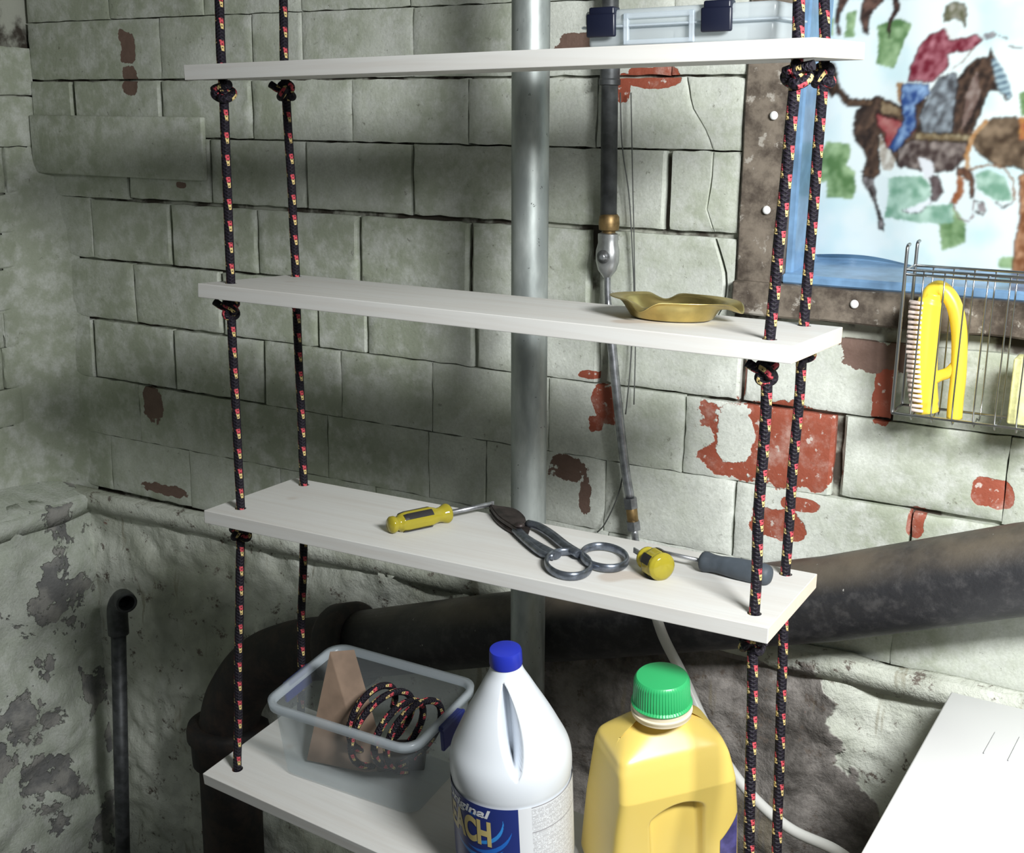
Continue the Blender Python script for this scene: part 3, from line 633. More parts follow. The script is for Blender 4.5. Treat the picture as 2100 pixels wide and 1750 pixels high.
# narrow pipe at the left with elbow top turning back into the wall
ly = .335; c0 = onY(252, 1750, ly); c1 = onY(243, 1300, ly); c2 = onY(241, 1250, ly); c3 = onY(250, 1228, ly)
lp = empty('waste_pipe', Vector((c0.x, c0.y, -.75)), 'narrow dark upright pipe with an open elbow in the lower left corner', 'pipe')
tubeobj('pipe_stem', [Vector((c0.x, c0.y, -.748)), c0, c1], .0155, M_GREYIRON, lp, seg=24)
ep = catmull([c1, c2+Vector((0, 0, 0)), c3+Vector((.004, -.004, 0)), c3+Vector((.022, -.012, .004)), c3+Vector((.034, -.018, .003))], 8)
bm = bmesh.new(); tube(bm, ep, [.0215]*len(ep), 24, cap=False); bmesh.ops.recalc_face_normals(bm, faces=bm.faces)
o = obj('pipe_elbow', bm, M_GREYIRON, lp); s = o.modifiers.new('t', 'SOLIDIFY'); s.thickness = .005; s.offset = -1
# gas line on the wall
gy = .415
gp = empty('gas_pipe', onY(1350, 1290, gy), 'dark upright supply pipe with valve and thin steel tube, right of the galvanised pole', 'pipe')
g0, g1 = onY(1252, -40, gy), onY(1248, 452, gy); gd = (g0-g1).normalized()
tubeobj('pipe_stem', [g1, g0, g0+gd*.55], .0128, M_GREYIRON, gp, seg=24)
def sleeve(name, c, ax, prof, mat, seg=24): 
    bm = bmesh.new(); lathe(bm, prof, seg, frame(c, ax)); o = obj(name, bm, mat, gp); autosmooth(o.data, 35); return o
sleeve('coupling', onY(1251, 150, gy), (0, 0, 1), [(.0128,-.018),(.0165,-.017),(.0165,-.010),(.0150,-.008),(.0150,.008),(.0165,.010),(.0165,.017),(.0128,.018)], M_GREYIRON)
sleeve('brass_union', onY(1249, 458, gy), (0, 0, 1), [(.010,-.026),(.0105,-.024),(.0105,-.012),(.0155,-.010),(.0165,0),(.0155,.010),(.0128,.014)], M_BRASSD, 24)
vc = onY(1246, 525, gy)
bm = bmesh.new(); fm = frame(vc, (0, 0, 1)); lathe(bm, [(.0115,.036),(.0165,.034),(.0165,.028),(.016,.02),(.019,.008),(.019,-.008),(.015,-.022),(.008,-.031),(.006,-.034)][::-1], 28, fm @ Matrix.Diagonal((1, .8, 1, 1)))
bmesh.ops.recalc_face_normals(bm, faces=bm.faces); vb = obj('valve_body', bm, M_SILVER, gp, smooth=True); autosmooth(vb.data, 40)
bm = bmesh.new(); lathe(bm, [(.010,0),(.0105,.003),(.006,.004),(.005,.009),(.003,.010)], 20, frame(vc+Vector((0, -.0135, 0)), (.12, -1, 0))); obj('valve_dial', bm, M_STEEL, vb)
tp = catmull([onY(1246, 552, gy), onY(1246, 600, gy), onY(1250, 660, gy), onY(1256, 720, gy), onY(1268, 840, gy), onY(1282, 960, gy), onY(1292, 1020, gy)], 8)
tubeobj('steel_tube', tp, [.0052]*12+[.0068]*6+[.0074]*(len(tp)-18), M_STEEL, gp, seg=16)
fd = (onY(1290, 1000, gy)-onY(1302, 1110, gy)).normalized()
sleeve('hex_nut', onY(1293, 1032, gy), fd, [(.0085,-.009),(.0118,-.0085),(.0118,.0085),(.0085,.009)], M_STEEL, 6)
sleeve('brass_union', onY(1296, 1052, gy), fd, [(.0085,-.017),(.0092,-.016),(.0092,.016),(.0085,.017)], M_BRASSD)
sleeve('hex_nut', onY(1299, 1078, gy), fd, [(.0085,-.008),(.0118,-.0075),(.0118,.0075),(.0085,.008)], M_STEEL, 6)
ht = catmull([onY(1300, 1082, gy), onY(1304, 1112, .395), onY(1312, 1160, .30), onY(1326, 1215, .283), onY(1345, 1262, .28)], 8)
tubeobj('lower_tube', ht, .006, M_STEEL, gp, seg=14)
hp = catmull([onY(1343, 1256, .28), onY(1362, 1310, .27), onY(1400, 1385, .26), onY(1436, 1465, .25), onY(1480, 1550, .24), onY(1540, 1630, .22), onY(1620, 1700, .20), onY(1715, 1745, .18), onY(1760, 1790, .18), onY(1775, 1880, .18), onY(1770, 2150, .18)], 8)
tubeobj('white_hose', hp, .0078, M_HOSE, seg=16, label='white flexible hose curving down behind the yellow bottle', cat='hose')
wy = .425
tubeobj('loose_wire', catmull([onY(1272, 190, wy), onY(1276, 300, wy), onY(1290, 400, wy), onY(1297, 520, wy), onY(1300, 620, wy), onY(1292, 760, wy), onY(1283, 850, wy)], 6), .0011, M_WIRE, seg=6, label='thin loose wire beside the supply pipe, wavy one', cat='wire')
tubeobj('loose_wire', catmull([onY(1294, 190, wy), onY(1297, 350, wy), onY(1300, 480, wy), onY(1303, 700, wy), onY(1300, 830, wy)], 6), .0010, M_WIRE, seg=6, label='thin straight wire hanging to the right of the wavy one', cat='wire')
tubeobj('loose_wire', catmull([onY(1281, 900, wy), onY(1276, 980, wy), onY(1262, 1030, wy), onY(1240, 1075, wy), onY(1225, 1092, wy)], 6), .0012, M_WIRE, seg=6, label='short bent wire behind the lower end of the steel tube', cat='wire')

# ================================================================== SHELVES AND ROPES
HOLES = [[(454,128),(583,125),(1637,77),(1692,80)], [(473,574),(607,566),(1578,690),(1649,668)], [(493,1042),(623,996),(1547,1264),(1611,1180)], [(487,1578),(617,1462),(1531,1830),(1590,1745)]]
SL = ['top shelf board of pale wood, holding the clear latched case', 'second shelf board from the top, pale wood, holding the gold dish', 'third shelf board from the top, pale wood, holding the hand tools', 'lowest shelf board of pale wood, holding the bin and bottles']
def xcol(k, px, ylocal):
    M = shmat(k); lo, hi = -.6, .6
    for _ in range(40):
        mid = (lo+hi)/2
        if proj(M @ Vector((mid, ylocal, BT/2)))[0] < px: lo = mid
        else: hi = mid
    return mid
HP = []
for k in range(4):
    M = shmat(k); Mi = M.inverted(); hs = []
    bm = bmesh.new(); box(bm, (-BL/2, -BD/2, -BT/2), (BL/2, BD/2, BT/2), .0009, 2); me = bpy.data.meshes.new('shelf_board'); bm.to_mesh(me); bm.free()
    o = bpy.data.objects.new('shelf_board', me); COL.objects.link(o); o.matrix_world = M; me.materials.append(M_BOARD); bpy.context.view_layer.update(); tag(o, SL[k], 'shelf', 'pine shelf boards hung on ropes')
    cb = bmesh.new()
    for h in HOLES[k]:
        ly_ = (-.068, .078, -.068, .080)[len(hs)]; l = Vector((xcol(k, h[0], ly_), ly_, 0)); hs.append(M @ l)
        bmesh.ops.create_cone(cb, cap_ends=True, segments=28, radius1=.0082, radius2=.0082, depth=.06, matrix=Matrix.Translation(l))
    cm_ = bpy.data.meshes.new('cut'); cb.to_mesh(cm_); cb.free(); co = bpy.data.objects.new('cut', cm_); COL.objects.link(co); co.matrix_world = M; bpy.context.view_layer.update()
    md = o.modifiers.new('b', 'BOOLEAN'); md.object = co; md.operation = 'DIFFERENCE'; md.solver = 'EXACT'
    dg = bpy.context.evaluated_depsgraph_get(); nm = bpy.data.meshes.new_from_object(o.evaluated_get(dg)); o.modifiers.clear(); o.data = nm; bpy.data.objects.remove(co)
    HP.append(hs)
RR = .0062
def knot(c, ax, s=1.0, flip=1, lo=.0):
    """overhand knot pulled tight: a small trefoil of the rope"""
    pts = []
    for i in range(64):
        t = 2*PI*i/64
        x = math.sin(t)+2*math.sin(2*t); y = math.cos(t)-2*math.cos(2*t); z = -math.sin(3*t)
        pts.append(Vector((x*.0036*s, flip*y*.0036*s, z*.0062*s)))
    fm = frame(c, ax, (math.cos(lo), math.sin(lo), 0)); rot = Matrix.Rotation(PI/2, 4, 'X')
    return [fm @ (rot @ p) for p in pts]
RL = ['front left rope of black braid with red and yellow flecks', 'back left rope of black braid with red and yellow flecks', 'front right rope of black braid with red and yellow flecks', 'back right rope of black braid with red and yellow flecks']
TOPPX = [(449,0),(581,0),(1640,0),(1692,0)]
KN = [[(457,184),(474,632),(503,1098),(458,1640)], [(579,186),(612,606),(620,1080),None], [(1634,145),(1570,752),(1541,1332),None], [(1690,148),(1655,733),(1610,1275),None]]
for i in range(4):
    hh = [HP[k][i] for k in range(4)]
    # above the top shelf up to the ceiling
    tz = CAM+ray(*TOPPX[i])*((hh[0]-CAM).dot(RM.col[2])/ray(*TOPPX[i]).dot(RM.col[2]))
    up = (tz-hh[0]).normalized(); topp = hh[0]+up*((1.748-hh[0].z)/up.z)
    ctrl = [topp, tz]
    for k in range(4):
        n = shmat(k).to_3x3().col[2]; ctrl += [hh[k]+n*.016, hh[k], hh[k]-n*.018]
    path = []
    full = []
    for a, b_ in zip(ctrl, ctrl[1:]):
        m = max(2, int((b_-a).length/.02))
        full += [a.lerp(b_, j/m) for j in range(m)]
    end = hh[3]-Vector((0, 0, .035)); full += [ctrl[-1], end]
    for q in range(2):    # ease the corners
        full = [full[0]]+[(full[j-1]+full[j]*2+full[j+1])/4 for j in range(1, len(full)-1)]+[full[-1]]
    fine = []
    for j, pt in enumerate(full):
        wv = Vector((noise.noise(Vector((pt.z*9, i*3., 0))), noise.noise(Vector((pt.z*9, i*3., 5))), 0))*.0018; fine.append(pt+wv)
    rope = tubeobj('shelf_rope', fine, RR, M_ROPE, seg=20, uv=True, label=RL[i], cat='rope', group='braided ropes carrying the shelves')
    for k in range(4):
        n = shmat(k).to_3x3().col[2]; c = hh[k]-n*(.0095+.0165)
        bm = bmesh.new(); tube(bm, knot(c, n, 1.0 if (i+k) % 2 else 1.1, 1 if k % 2 else -1, i*1.3+k*2.1), RR*.92, 14, False, True, True)
        if i % 2 == 0 or k == 0: 
            tl = [c, c+Vector((.010*(-1 if i < 2 else -1), -.007, .004)), c+Vector((.020*(-1 if (i+k) % 2 else 1), -.010, .010))]
            tube(bm, catmull(tl, 4), RR*.85, 12, True, False, True)
        obj('knot', bm, M_ROPE, rope)

# ================================================================== THINGS ON THE TOP SHELF
M0 = shmat(0); n0 = M0.to_3x3().col[2]; x0v = M0.to_3x3().col[0]; y0v = M0.to_3x3().col[1]
def place(k, px, py, Ylocal=None):
    return onshelf(k, px, py)
# case: in shelf-local coordinates
Mi = M0.inverted()
def xl(px, ylocal, k=0):   # local x where the column px meets the shelf's top line y=ylocal
    M = shmat(k); lo, hi = -.6, .6
    for _ in range(40):
        mid = (lo+hi)/2; u = proj(M @ Vector((mid, ylocal, BT/2)))[0]
        if u < px: lo = mid
        else: hi = mid
    return mid
cy0, cy1 = -.035, .062
cx0, cx1 = xl(1206, cy0), xl(1588, cy0)
case = empty('storage_case', M0 @ Vector(((cx0+cx1)/2, (cy0+cy1)/2, BT/2)), 'clear plastic case with two black latches on the top shelf', 'case')
H = .041
def shellbox(lo, hi, t, openz=False):
    bm = bmesh.new(); box(bm, lo, hi, .006, 3); 
    return bm
bm = bmesh.new(); box(bm, (cx0, cy0, BT/2+.0005), (cx1, cy1, BT/2+H*.55), .005, 3); bm.transform(M0); o = obj('case_body', bm, M_CASE, case); autosmooth(o.data, 50)
bm = bmesh.new(); box(bm, (cx0-.003, cy0-.003, BT/2+H*.55), (cx1+.003, cy1+.003, BT/2+H), .005, 3); bm.transform(M0); o = obj('case_lid', bm, M_CASE, case); autosmooth(o.data, 50)
bm = bmesh.new(); box(bm, (cx0-.006, cy0-.006, BT/2+H*.52), (cx1+.006, cy1+.006, BT/2+H*.60), .002, 2); bm.transform(M0); obj('case_lip', bm, M_BINRIM, case)
for (pa_, pb_) in ((1204, 1262), (1437, 1500)):
    la, lb = xl(pa_, cy0-.01), xl(pb_, cy0-.01)
    bm = bmesh.new(); box(bm, (la, cy0-.013, BT/2+.012), (lb, cy0-.006, BT/2+H-.004), .002, 2); box(bm, (la+.002, cy0-.010, BT/2+H-.010), (lb-.002, cy0+.008, BT/2+H+.003), .002, 2); bm.transform(M0)
    o = obj('latch', bm, M_NAVY, case, label='black latch'); autosmooth(o.data, 50)
la, lb = xl(1275, cy0-.01), xl(1420, cy0-.01)
bm = bmesh.new()
for lo, hi in (((la, BT/2+.004), (la+.006, BT/2+.036)), ((lb-.006, BT/2+.004), (lb, BT/2+.036)), ((la, BT/2+.030), (lb, BT/2+.036)), ((la, BT/2+.003), (lb, BT/2+.008))):
    box(bm, (lo[0], cy0-.007, lo[1]), (hi[0], cy0-.002, hi[1]), .001, 1)
bm.transform(M0); obj('handle_frame', bm, M_BINRIM, case)

# ================================================================== SECOND SHELF: gold dish
M1 = shmat(1)
dl = onshelf(1, 1418, 668); dlc = M1.inverted() @ dl
dc = onshelf(1, 1377, 653)
fm = frame(dc, M1.to_3x3().col[2], (1, 0, 0))
prof = [(0, .0035), (.030, .003), (.043, .0005), (.048, .002), (.055, .012), (.060, .021), (.068, .0240)]
bm = bmesh.new(); seg_n = 96; rings = []
notch = [math.radians(a) for a in (262, 5, 120)]
NR = 26
for j in range(NR+1):
    s = j/NR*(len(prof)-1); i0 = min(int(s), len(prof)-2); fr = s-i0; r = prof[i0][0]*(1-fr)+prof[i0+1][0]*fr; z = prof[i0][1]*(1-fr)+prof[i0+1][1]*fr
    rings.append([])
    for k in range(seg_n):
        a = 2*PI*k/seg_n; rr, zz = r, z; lip = max(0, (j/NR-.72)/.28)
        for na in notch:
            d = abs((a-na+PI) % (2*PI)-PI); g = math.exp(-(d/.17)**2); g2 = math.exp(-(d/.34)**2)
            zz -= .0125*g*lip; rr += .010*g2*lip
        rr *= 1+.10*lip*math.cos(2*(a-.3)); rings[-1].append(bm.verts.new(fm @ Vector((rr*math.cos(a)*1.02, rr*math.sin(a), zz))))
for A_, B_ in zip(rings[1:], rings[2:]):
    for k in range(seg_n): f = bm.faces.new((A_[k], A_[(k+1) % seg_n], B_[(k+1) % seg_n], B_[k])); f.smooth = True
bm.faces.new(rings[1]); [bm.verts.remove(v) for v in rings[0]]
bmesh.ops.recalc_face_normals(bm, faces=bm.faces)
dish = obj('metal_dish', bm, M_GOLD, label='shallow gold metal dish with notched rim on the second shelf', cat='dish'); s = dish.modifiers.new('t', 'SOLIDIFY'); s.thickness = .0014; s.offset = 1
dish.modifiers.new('sub', 'SUBSURF').render_levels = 1

# ================================================================== THIRD SHELF: tools
n2 = shmat(2).to_3x3().col[2]
def ts(x, y, h=0.0): return onshelf(2, x, y, h)
def screwdriver(p_end, p_neck, p_tip, rh, rs, label, mat, stripes=None, fins=True, stubby=False):
    axis = (p_neck-p_end).normalized(); Lh = (p_neck-p_end).length; sd = empty('screwdriver', p_end, label, 'screwdriver')
    fm = frame(p_end, axis, n2); bm = bmesh.new(); prof_ = [(.15,0),(.62,.01),(.80,.04),(.80,.09),(.66,.12),(.64,.145),(.92,.19),(1,.26),(1,.66),(.84,.74),(.70,.79),(.74,.86),(.96,.93),(.96,.975),(.55,1.0)] if fins else [(.25,0),(.65,.012),(.88,.05),(.98,.11),(1,.2),(.98,.45),(.88,.62),(.80,.72),(.82,.82),(.95,.92),(.92,.97),(.6,1.0)]
    if stubby: prof_ = [(.2,0),(.70,.02),(.93,.10),(1,.25),(1,.55),(.88,.68),(.66,.76),(.66,.84),(.78,.90),(.76,.97),(.5,1.0)]
    seg_ = 48; rings_ = []
    for (r, t) in [(np.interp(tt, [q[1] for q in prof_], [q[0] for q in prof_]), tt) for tt in [i/48 for i in range(49)]]:
        ring = []
        for k in range(seg_):
            a = 2*PI*k/seg_; rr = r*rh
            if fins and .15 < t < .78: rr *= 1-.09*abs(math.sin(3*a))**.7*min(1, (t-.15)/.05)*min(1, (.78-t)/.05)
            ring.append(bm.verts.new(fm @ Vector((rr*math.cos(a), rr*math.sin(a), t*Lh))))
        rings_.append(ring)
    for A_, B_ in zip(rings_, rings_[1:]):
        for k in range(seg_): f = bm.faces.new((A_[k], A_[(k+1) % seg_], B_[(k+1) % seg_], B_[k])); f.smooth = True
    bm.faces.new(rings_[0][::-1]); bm.faces.new(rings_[-1]); obj('handle', bm, mat, sd)
    if stripes:
        for a in stripes:
            bm = bmesh.new(); ct = [(-.16, .27), (.16, .27), (.16, .66), (-.16, .66)]; g = []
            for t in [(.20 if not stubby else .2)+i*.06*(.46/.48) for i in range(9)]:
                rr = rh*np.interp(t, [q[1] for q in prof_], [q[0] for q in prof_])
                g.append([bm.verts.new(fm @ Vector((rr*1.012*math.cos(a+d), rr*1.012*math.sin(a+d), t*Lh))) for d in (-.34, -.17, 0, .17, .34)])
            for A_, B_ in zip(g, g[1:]):
                for k in range(4): bm.faces.new((A_[k], A_[k+1], B_[k+1], B_[k]))
            o = obj('stripe', bm, M_BLACKP, sd, label='dark stripe'); md = o.modifiers.new('t', 'SOLIDIFY'); md.thickness = .0006
    bm = bmesh.new(); tp_ = p_tip-axis*.006; tube(bm, [p_neck-axis*.005, tp_, tp_+axis*.003], [rs, rs, rs*.8], 16)
    v = box(bm, (-rs*1.0, -rs*.25, 0), (rs*1.0, rs*.25, .007)); bmesh.ops.transform(bm, verts=v, matrix=frame(tp_, axis, n2)); obj('shaft', bm, M_STEEL, sd); return sd
e, nk = ts(797, 1078, .0125), ts(921, 1052, .0125); ax = (nk-e).normalized()
screwdriver(e, nk, nk+ax*.078, .0145, .0036, 'yellow and black handled screwdriver pointing right, at the left of the snips', M_YACRYL, [PI*.0+.75, PI*.5+.75+.3, PI+.75, PI*1.5+.75+.3, 5.9])
e, nk = ts(1362, 1166, .0170), ts(1316, 1138, .0160); d_ = (nk-e).normalized(); nk = e+d_*.046
screwdriver(e, nk, nk+d_*.030, .0188, .0034, 'stubby yellow screwdriver with a short dark tip, right of the snips', M_YACRYL, [.5, 1.9, 3.6, 5.2], True, True)
e, nk = ts(1583, 1182, .0125), ts(1437, 1150, .0125); d_ = (nk-e).normalized()
screwdriver(e, nk, nk+d_*.060, .0138, .0026, 'long screwdriver with dark grey rubber grip by the right ropes', M_GREYRUB, None, False)
# tin snips: outline drawn on the shelf plane
sn = empty('tin_snips', ts(1075, 1090, 0), 'steel tin snips with two ring handles lying on the third shelf', 'snips')
def slab(name, pxs, h0, h1, mat, parent, bev=.0012, smooth_n=3):
    P = [ts(x, y, h0) for x, y in pxs]; P = catmull(P+[P[0]], smooth_n)[:-1] if smooth_n > 1 else P
    bm = bmesh.new(); vs = [bm.verts.new(p) for p in P]; f = bm.faces.new(vs); r = bmesh.ops.extrude_face_region(bm, geom=[f]); up_ = [v for v in r['geom'] if isinstance(v, bmesh.types.BMVert)]
    bmesh.ops.translate(bm, verts=up_, vec=n2*(h1-h0)); bmesh.ops.recalc_face_normals(bm, faces=bm.faces)
    es = [e_ for e_ in bm.edges if any(len(f_.verts) > 4 for f_ in e_.link_faces)]; bmesh.ops.bevel(bm, geom=es, offset=bev, segments=2, affect='EDGES')
    o = obj(name, bm, mat, parent); autosmooth(o.data, 45); return o
slab('blade', [(1001,1040),(1016,1046),(1046,1050),(1066,1058),(1078,1075),(1062,1092),(1044,1083),(1020,1066)], .006, .013, M_SNIPB, sn)
slab('blade', [(1003,1050),(1030,1055),(1062,1064),(1086,1082),(1078,1108),(1060,1100),(1038,1090),(1016,1072)], .0005, .0058, M_SNIPB, sn)
bm = bmesh.new(); lathe(bm, [(.0065, 0), (.007, .002), (.0055, .0045), (.002, .005)], 20, frame(ts(1066, 1080, .013), n2)); obj('pivot_bolt', bm, M_SNIPB, sn)
def ring_pts(cx, cy, rx, ry, a0, a1, n=26, rot=0.0):
    out = []
    for i in range(n+1):
        a = math.radians(a0+(a1-a0)*i/n); x, y = rx*math.cos(a), ry*math.sin(a); out.append((cx+x*math.cos(rot)-y*math.sin(rot), cy+x*math.sin(rot)+y*math.cos(rot)))
    return out
def handle(pxs, h): 
    P = catmull([ts(x, y, h) for x, y in pxs], 3); r = [min(.0056, .0056) for _ in P]; return P
# near ring handle
P1 = handle([(1060,1088),(1078,1105),(1110,1124),(1142,1140)], .0062)
tubeobj('handle_arm', P1, .0074, M_SNIP, sn, seg=14, sx=.7, up=n2)
tubeobj('finger_ring', [ts(x, y, .0062) for x, y in ring_pts(1166, 1157, 46, 25, 0, 360, 40, .12)[:-1]], .0029, M_SNIP, sn, seg=12, closed=True, up=n2, sx=1.9)
P2 = handle([(1082,1074),(1104,1080),(1130,1096),(1158,1118),(1190,1138)], .0078)
tubeobj('handle_arm', P2, .0074, M_SNIP, sn, seg=14, sx=.7, up=n2)
P3 = handle([(1060,1092),(1082,1113),(1112,1136),(1136,1142)], .0062)
tubeobj('handle_arm', P3, .0046, M_SNIP, sn, seg=14, sx=1.0, up=n2)
tubeobj('finger_ring', [ts(x, y, .0070) for x, y in ring_pts(1240, 1143, 47, 22, 0, 360, 40, .14)[:-1]], .0029, M_SNIP, sn, seg=12, closed=True, up=n2, sx=1.9)

# ================================================================== LOWEST SHELF: bin, jug, bottle
M3 = shmat(3); n3 = M3.to_3x3().col[2]
def shl(k, p): return shmat(k).inverted() @ p
# bin: rim corners measured at the rim height
HB = .125
c_l, c_f = onshelf(3, 538, 1440, HB), onshelf(3, 845, 1537, HB); c_b = onshelf(3, 688, 1318, HB)
bx = (c_f-c_l).normalized(); by_ = n3.cross(bx); LW = (c_f-c_l).length; DW = (c_b-c_l).dot(by_); print('BIN', LW, DW)
ctr = c_l+bx*LW/2+by_*DW/2-n3*HB
FB = Matrix((bx, by_, n3)).transposed().to_4x4(); FB.translation = ctr
def rrect(a, b_, r, n=6):
    out = []
    for cx_, cy_, s in ((a-r, b_-r, 0), (-a+r, b_-r, 90), (-a+r, -b_+r, 180), (a-r, -b_+r, 270)):
        for i in range(n+1):
            t = math.radians(s+90*i/n); out.append((cx_+r*math.cos(t), cy_+r*math.sin(t)))
    return out
bn = empty('plastic_bin', ctr, 'clear plastic bin without lid, left end of the lowest shelf', 'bin')
def loft(secs, capb=True, capt=False):
    bm = bmesh.new(); R_ = [[bm.verts.new(FB @ Vector((x, y, z))) for x, y in rrect(a, b_, r)] for (a, b_, r, z) in secs]; n = len(R_[0])
    for A_, B_ in zip(R_, R_[1:]):
        for k in range(n): f = bm.faces.new((A_[k], A_[(k+1) % n], B_[(k+1) % n], B_[k])); f.smooth = True
    if capb: bm.faces.new(R_[0][::-1])
    if capt: bm.faces.new(R_[-1])
    return bm
a1, b1 = LW/2, DW/2
o = obj('bin_body', loft([(a1*.91-.004, b1*.90-.004, .018, .001), (a1*.91, b1*.90, .02, .005), (a1*.96, b1*.95, .024, HB-.006)]), M_BIN, bn)
bm = loft([(a1*.955, b1*.945, .024, HB-.012), (a1+.002, b1+.002, .028, HB-.012), (a1+.003, b1+.003, .028, HB), (a1*.955, b1*.945, .024, HB), (a1*.955, b1*.945, .024, HB-.012)], False)
obj('bin_rim', bm, M_BINRIM, bn)
for sgn in (1, -1):
    bm = bmesh.new(); xx = sgn*(a1+.006)
    box(bm, (min(xx, xx+sgn*.006), -.030, HB-.040), (max(xx, xx+sgn*.006), .030, HB-.006), .002, 2); box(bm, (min(xx-sgn*.006, xx+sgn*.004), -.026, HB-.012), (max(xx-sgn*.006, xx+sgn*.004), .026, HB-.004), .002, 2)
    bm.transform(FB); obj('latch', bm, M_BLUELATCH, bn, label='dark blue latch')
# coiled rope in the bin
def fb(x, y, z): return FB @ Vector((x, y, z))
cp = []
rnd = random.Random(5)
ts_n = 3.7
for i in range(150):
    t = i/149*ts_n; a = 2*PI*t
    yy_ = -.005+.010*math.sin(t*2.1); xx_ = -a1*.12+(a1*.80)*(t/ts_n)+.010*math.sin(a*.5)
    cp.append(fb(xx_+.040*math.sin(a+1)*.6, yy_+.038*math.cos(a)*(b1/.07), .074+.056*math.sin(a)+.008*math.sin(t*3)))
tubeobj('spare_rope', cp, .0052, M_ROPE, seg=14, uv=True, label='spare coil of the flecked black rope lying in the clear bin', cat='rope')
# brown wedge-shaped board leaning in the bin
def prismobj(name, pts_front, thick, mat, **k):
    bm = bmesh.new(); A_ = [bm.verts.new(p) for p in pts_front]; B_ = [bm.verts.new(p+thick) for p in pts_front]; bm.faces.new(A_[::-1]); bm.faces.new(B_)
    n = len(A_)
    for i in range(n): bm.faces.new((A_[i], A_[(i+1) % n], B_[(i+1) % n], B_[i]))
    bmesh.ops.recalc_face_normals(bm, faces=bm.faces); bmesh.ops.bevel(bm, geom=list(bm.edges), offset=.0008, segments=1, affect='EDGES'); return obj(name, bm, mat, **k)
wl = FB.inverted()
def inbin(x, y, ly):
    d = ray(x, y); o_ = fb(0, ly, 0); t = (o_-CAM).dot(by_)/d.dot(by_); return CAM+d*t
def onfloor(x, y):
    return onshelf(3, x, y, .006)
wa, wb_, wc = inbin(676, 1336, -.005), onfloor(628, 1560), onfloor(748, 1585)
prismobj('wooden_wedge', [wb_, wc, wa], Vector(by_)*.020+Vector(bx)*.030, M_CARD, label='brown pointed wooden wedge standing up in the clear bin', cat='wedge')
# dark odds at the bottom of the bin
for (x, y, z, s, l) in ((.035, .012, .018, .014, 'rusty brown block at the bottom of the clear bin'),):
    bm = bmesh.new(); box(bm, (-.035, -.022, -.013), (.035, .022, .013), .003, 2); bm.transform(FB @ Matrix.Translation((x, y, z)) @ Matrix.Rotation(.5, 4, 'Z')); obj('rusty_block', bm, M_RUST, label=l, cat='block')

# --- white bleach jug
jb = onshelf(3, 1058, 1762); JM = frame(jb+n3*.0005, n3, (1, 0, 0))
tocam = (CAM-jb); tocam = JM.to_3x3().transposed() @ tocam; a_cam = math.atan2(tocam.y, tocam.x)
RJ = .0775
jp = [(.060,0),(.070,.002),(.0765,.010),(RJ,.020),(RJ-.0012,.024),(RJ-.0012,.143),(RJ,.150),(RJ+.0005,.158),(RJ,.172),(RJ-.003,.185),(RJ-.010,.199),(.059,.218),(.049,.238),(.038,.258),(.0275,.279),(.0215,.288),(.0195,.293),(.0190,.305)]
def jr(z): return np.interp(z, [q[1] for q in jp], [q[0] for q in jp])
jug = empty('bleach_jug', jb, 'large white jug with blue cap and blue label on the lowest shelf', 'jug')
bm = bmesh.new(); SG = 300; zs_ = [.0025*i for i in range(123)]; rings = []
# smooth the profile
prs = np.array([jr(z) for z in zs_]); 
for _ in range(14): prs[60:-4] = (prs[59:-5]+2*prs[60:-4]+prs[61:-3])/4
for z, r0 in zip(zs_, prs):
    ring = []
    for k in range(SG):
        a = 2*PI*k/SG; d = ((a-a_cam-.02+PI) % (2*PI))-PI; x = r0*math.sin(d); r = r0
        # hand slot beside the grip, narrow at the top and wide at the bottom
        t = (z-.182)/(.284-.182)
        if 0 < t < 1 and math.cos(d) > 0:
            wdt = .0125*math.sin(PI*t**.85)**.7; cxs = .000-.010*(t-.5)
            dd = abs(x-cxs)/max(1e-4, wdt); 
            if dd < 1.25: s = 1/(1+math.exp((dd-.95)*34)); r -= min(.055, r0*.72)*s
        # grip swelling right of the slot, finger hollow left
        ring.append(bm.verts.new(JM @ Vector((r*math.cos(a), r*math.sin(a), z))))
    rings.append(ring)
for A_, B_ in zip(rings, rings[1:]):
    for k in range(SG): f = bm.faces.new((A_[k], A_[(k+1) % SG], B_[(k+1) % SG], B_[k])); f.smooth = True
bm.faces.new(rings[0][::-1]); bm.faces.new(rings[-1]); obj('jug_body', bm, M_WHITEP, jug)
bm = bmesh.new(); lathe(bm, [(.0175,.299),(.0200,.299),(.0205,.302),(.0201,.317),(.0191,.320),(.013,.3215),(.002,.322)], 96, JM, ribs=(40,.303,.316,.008)); o = obj('cap', bm, M_BCAP, jug, label='blue screw cap'); autosmooth(o.data, 40)
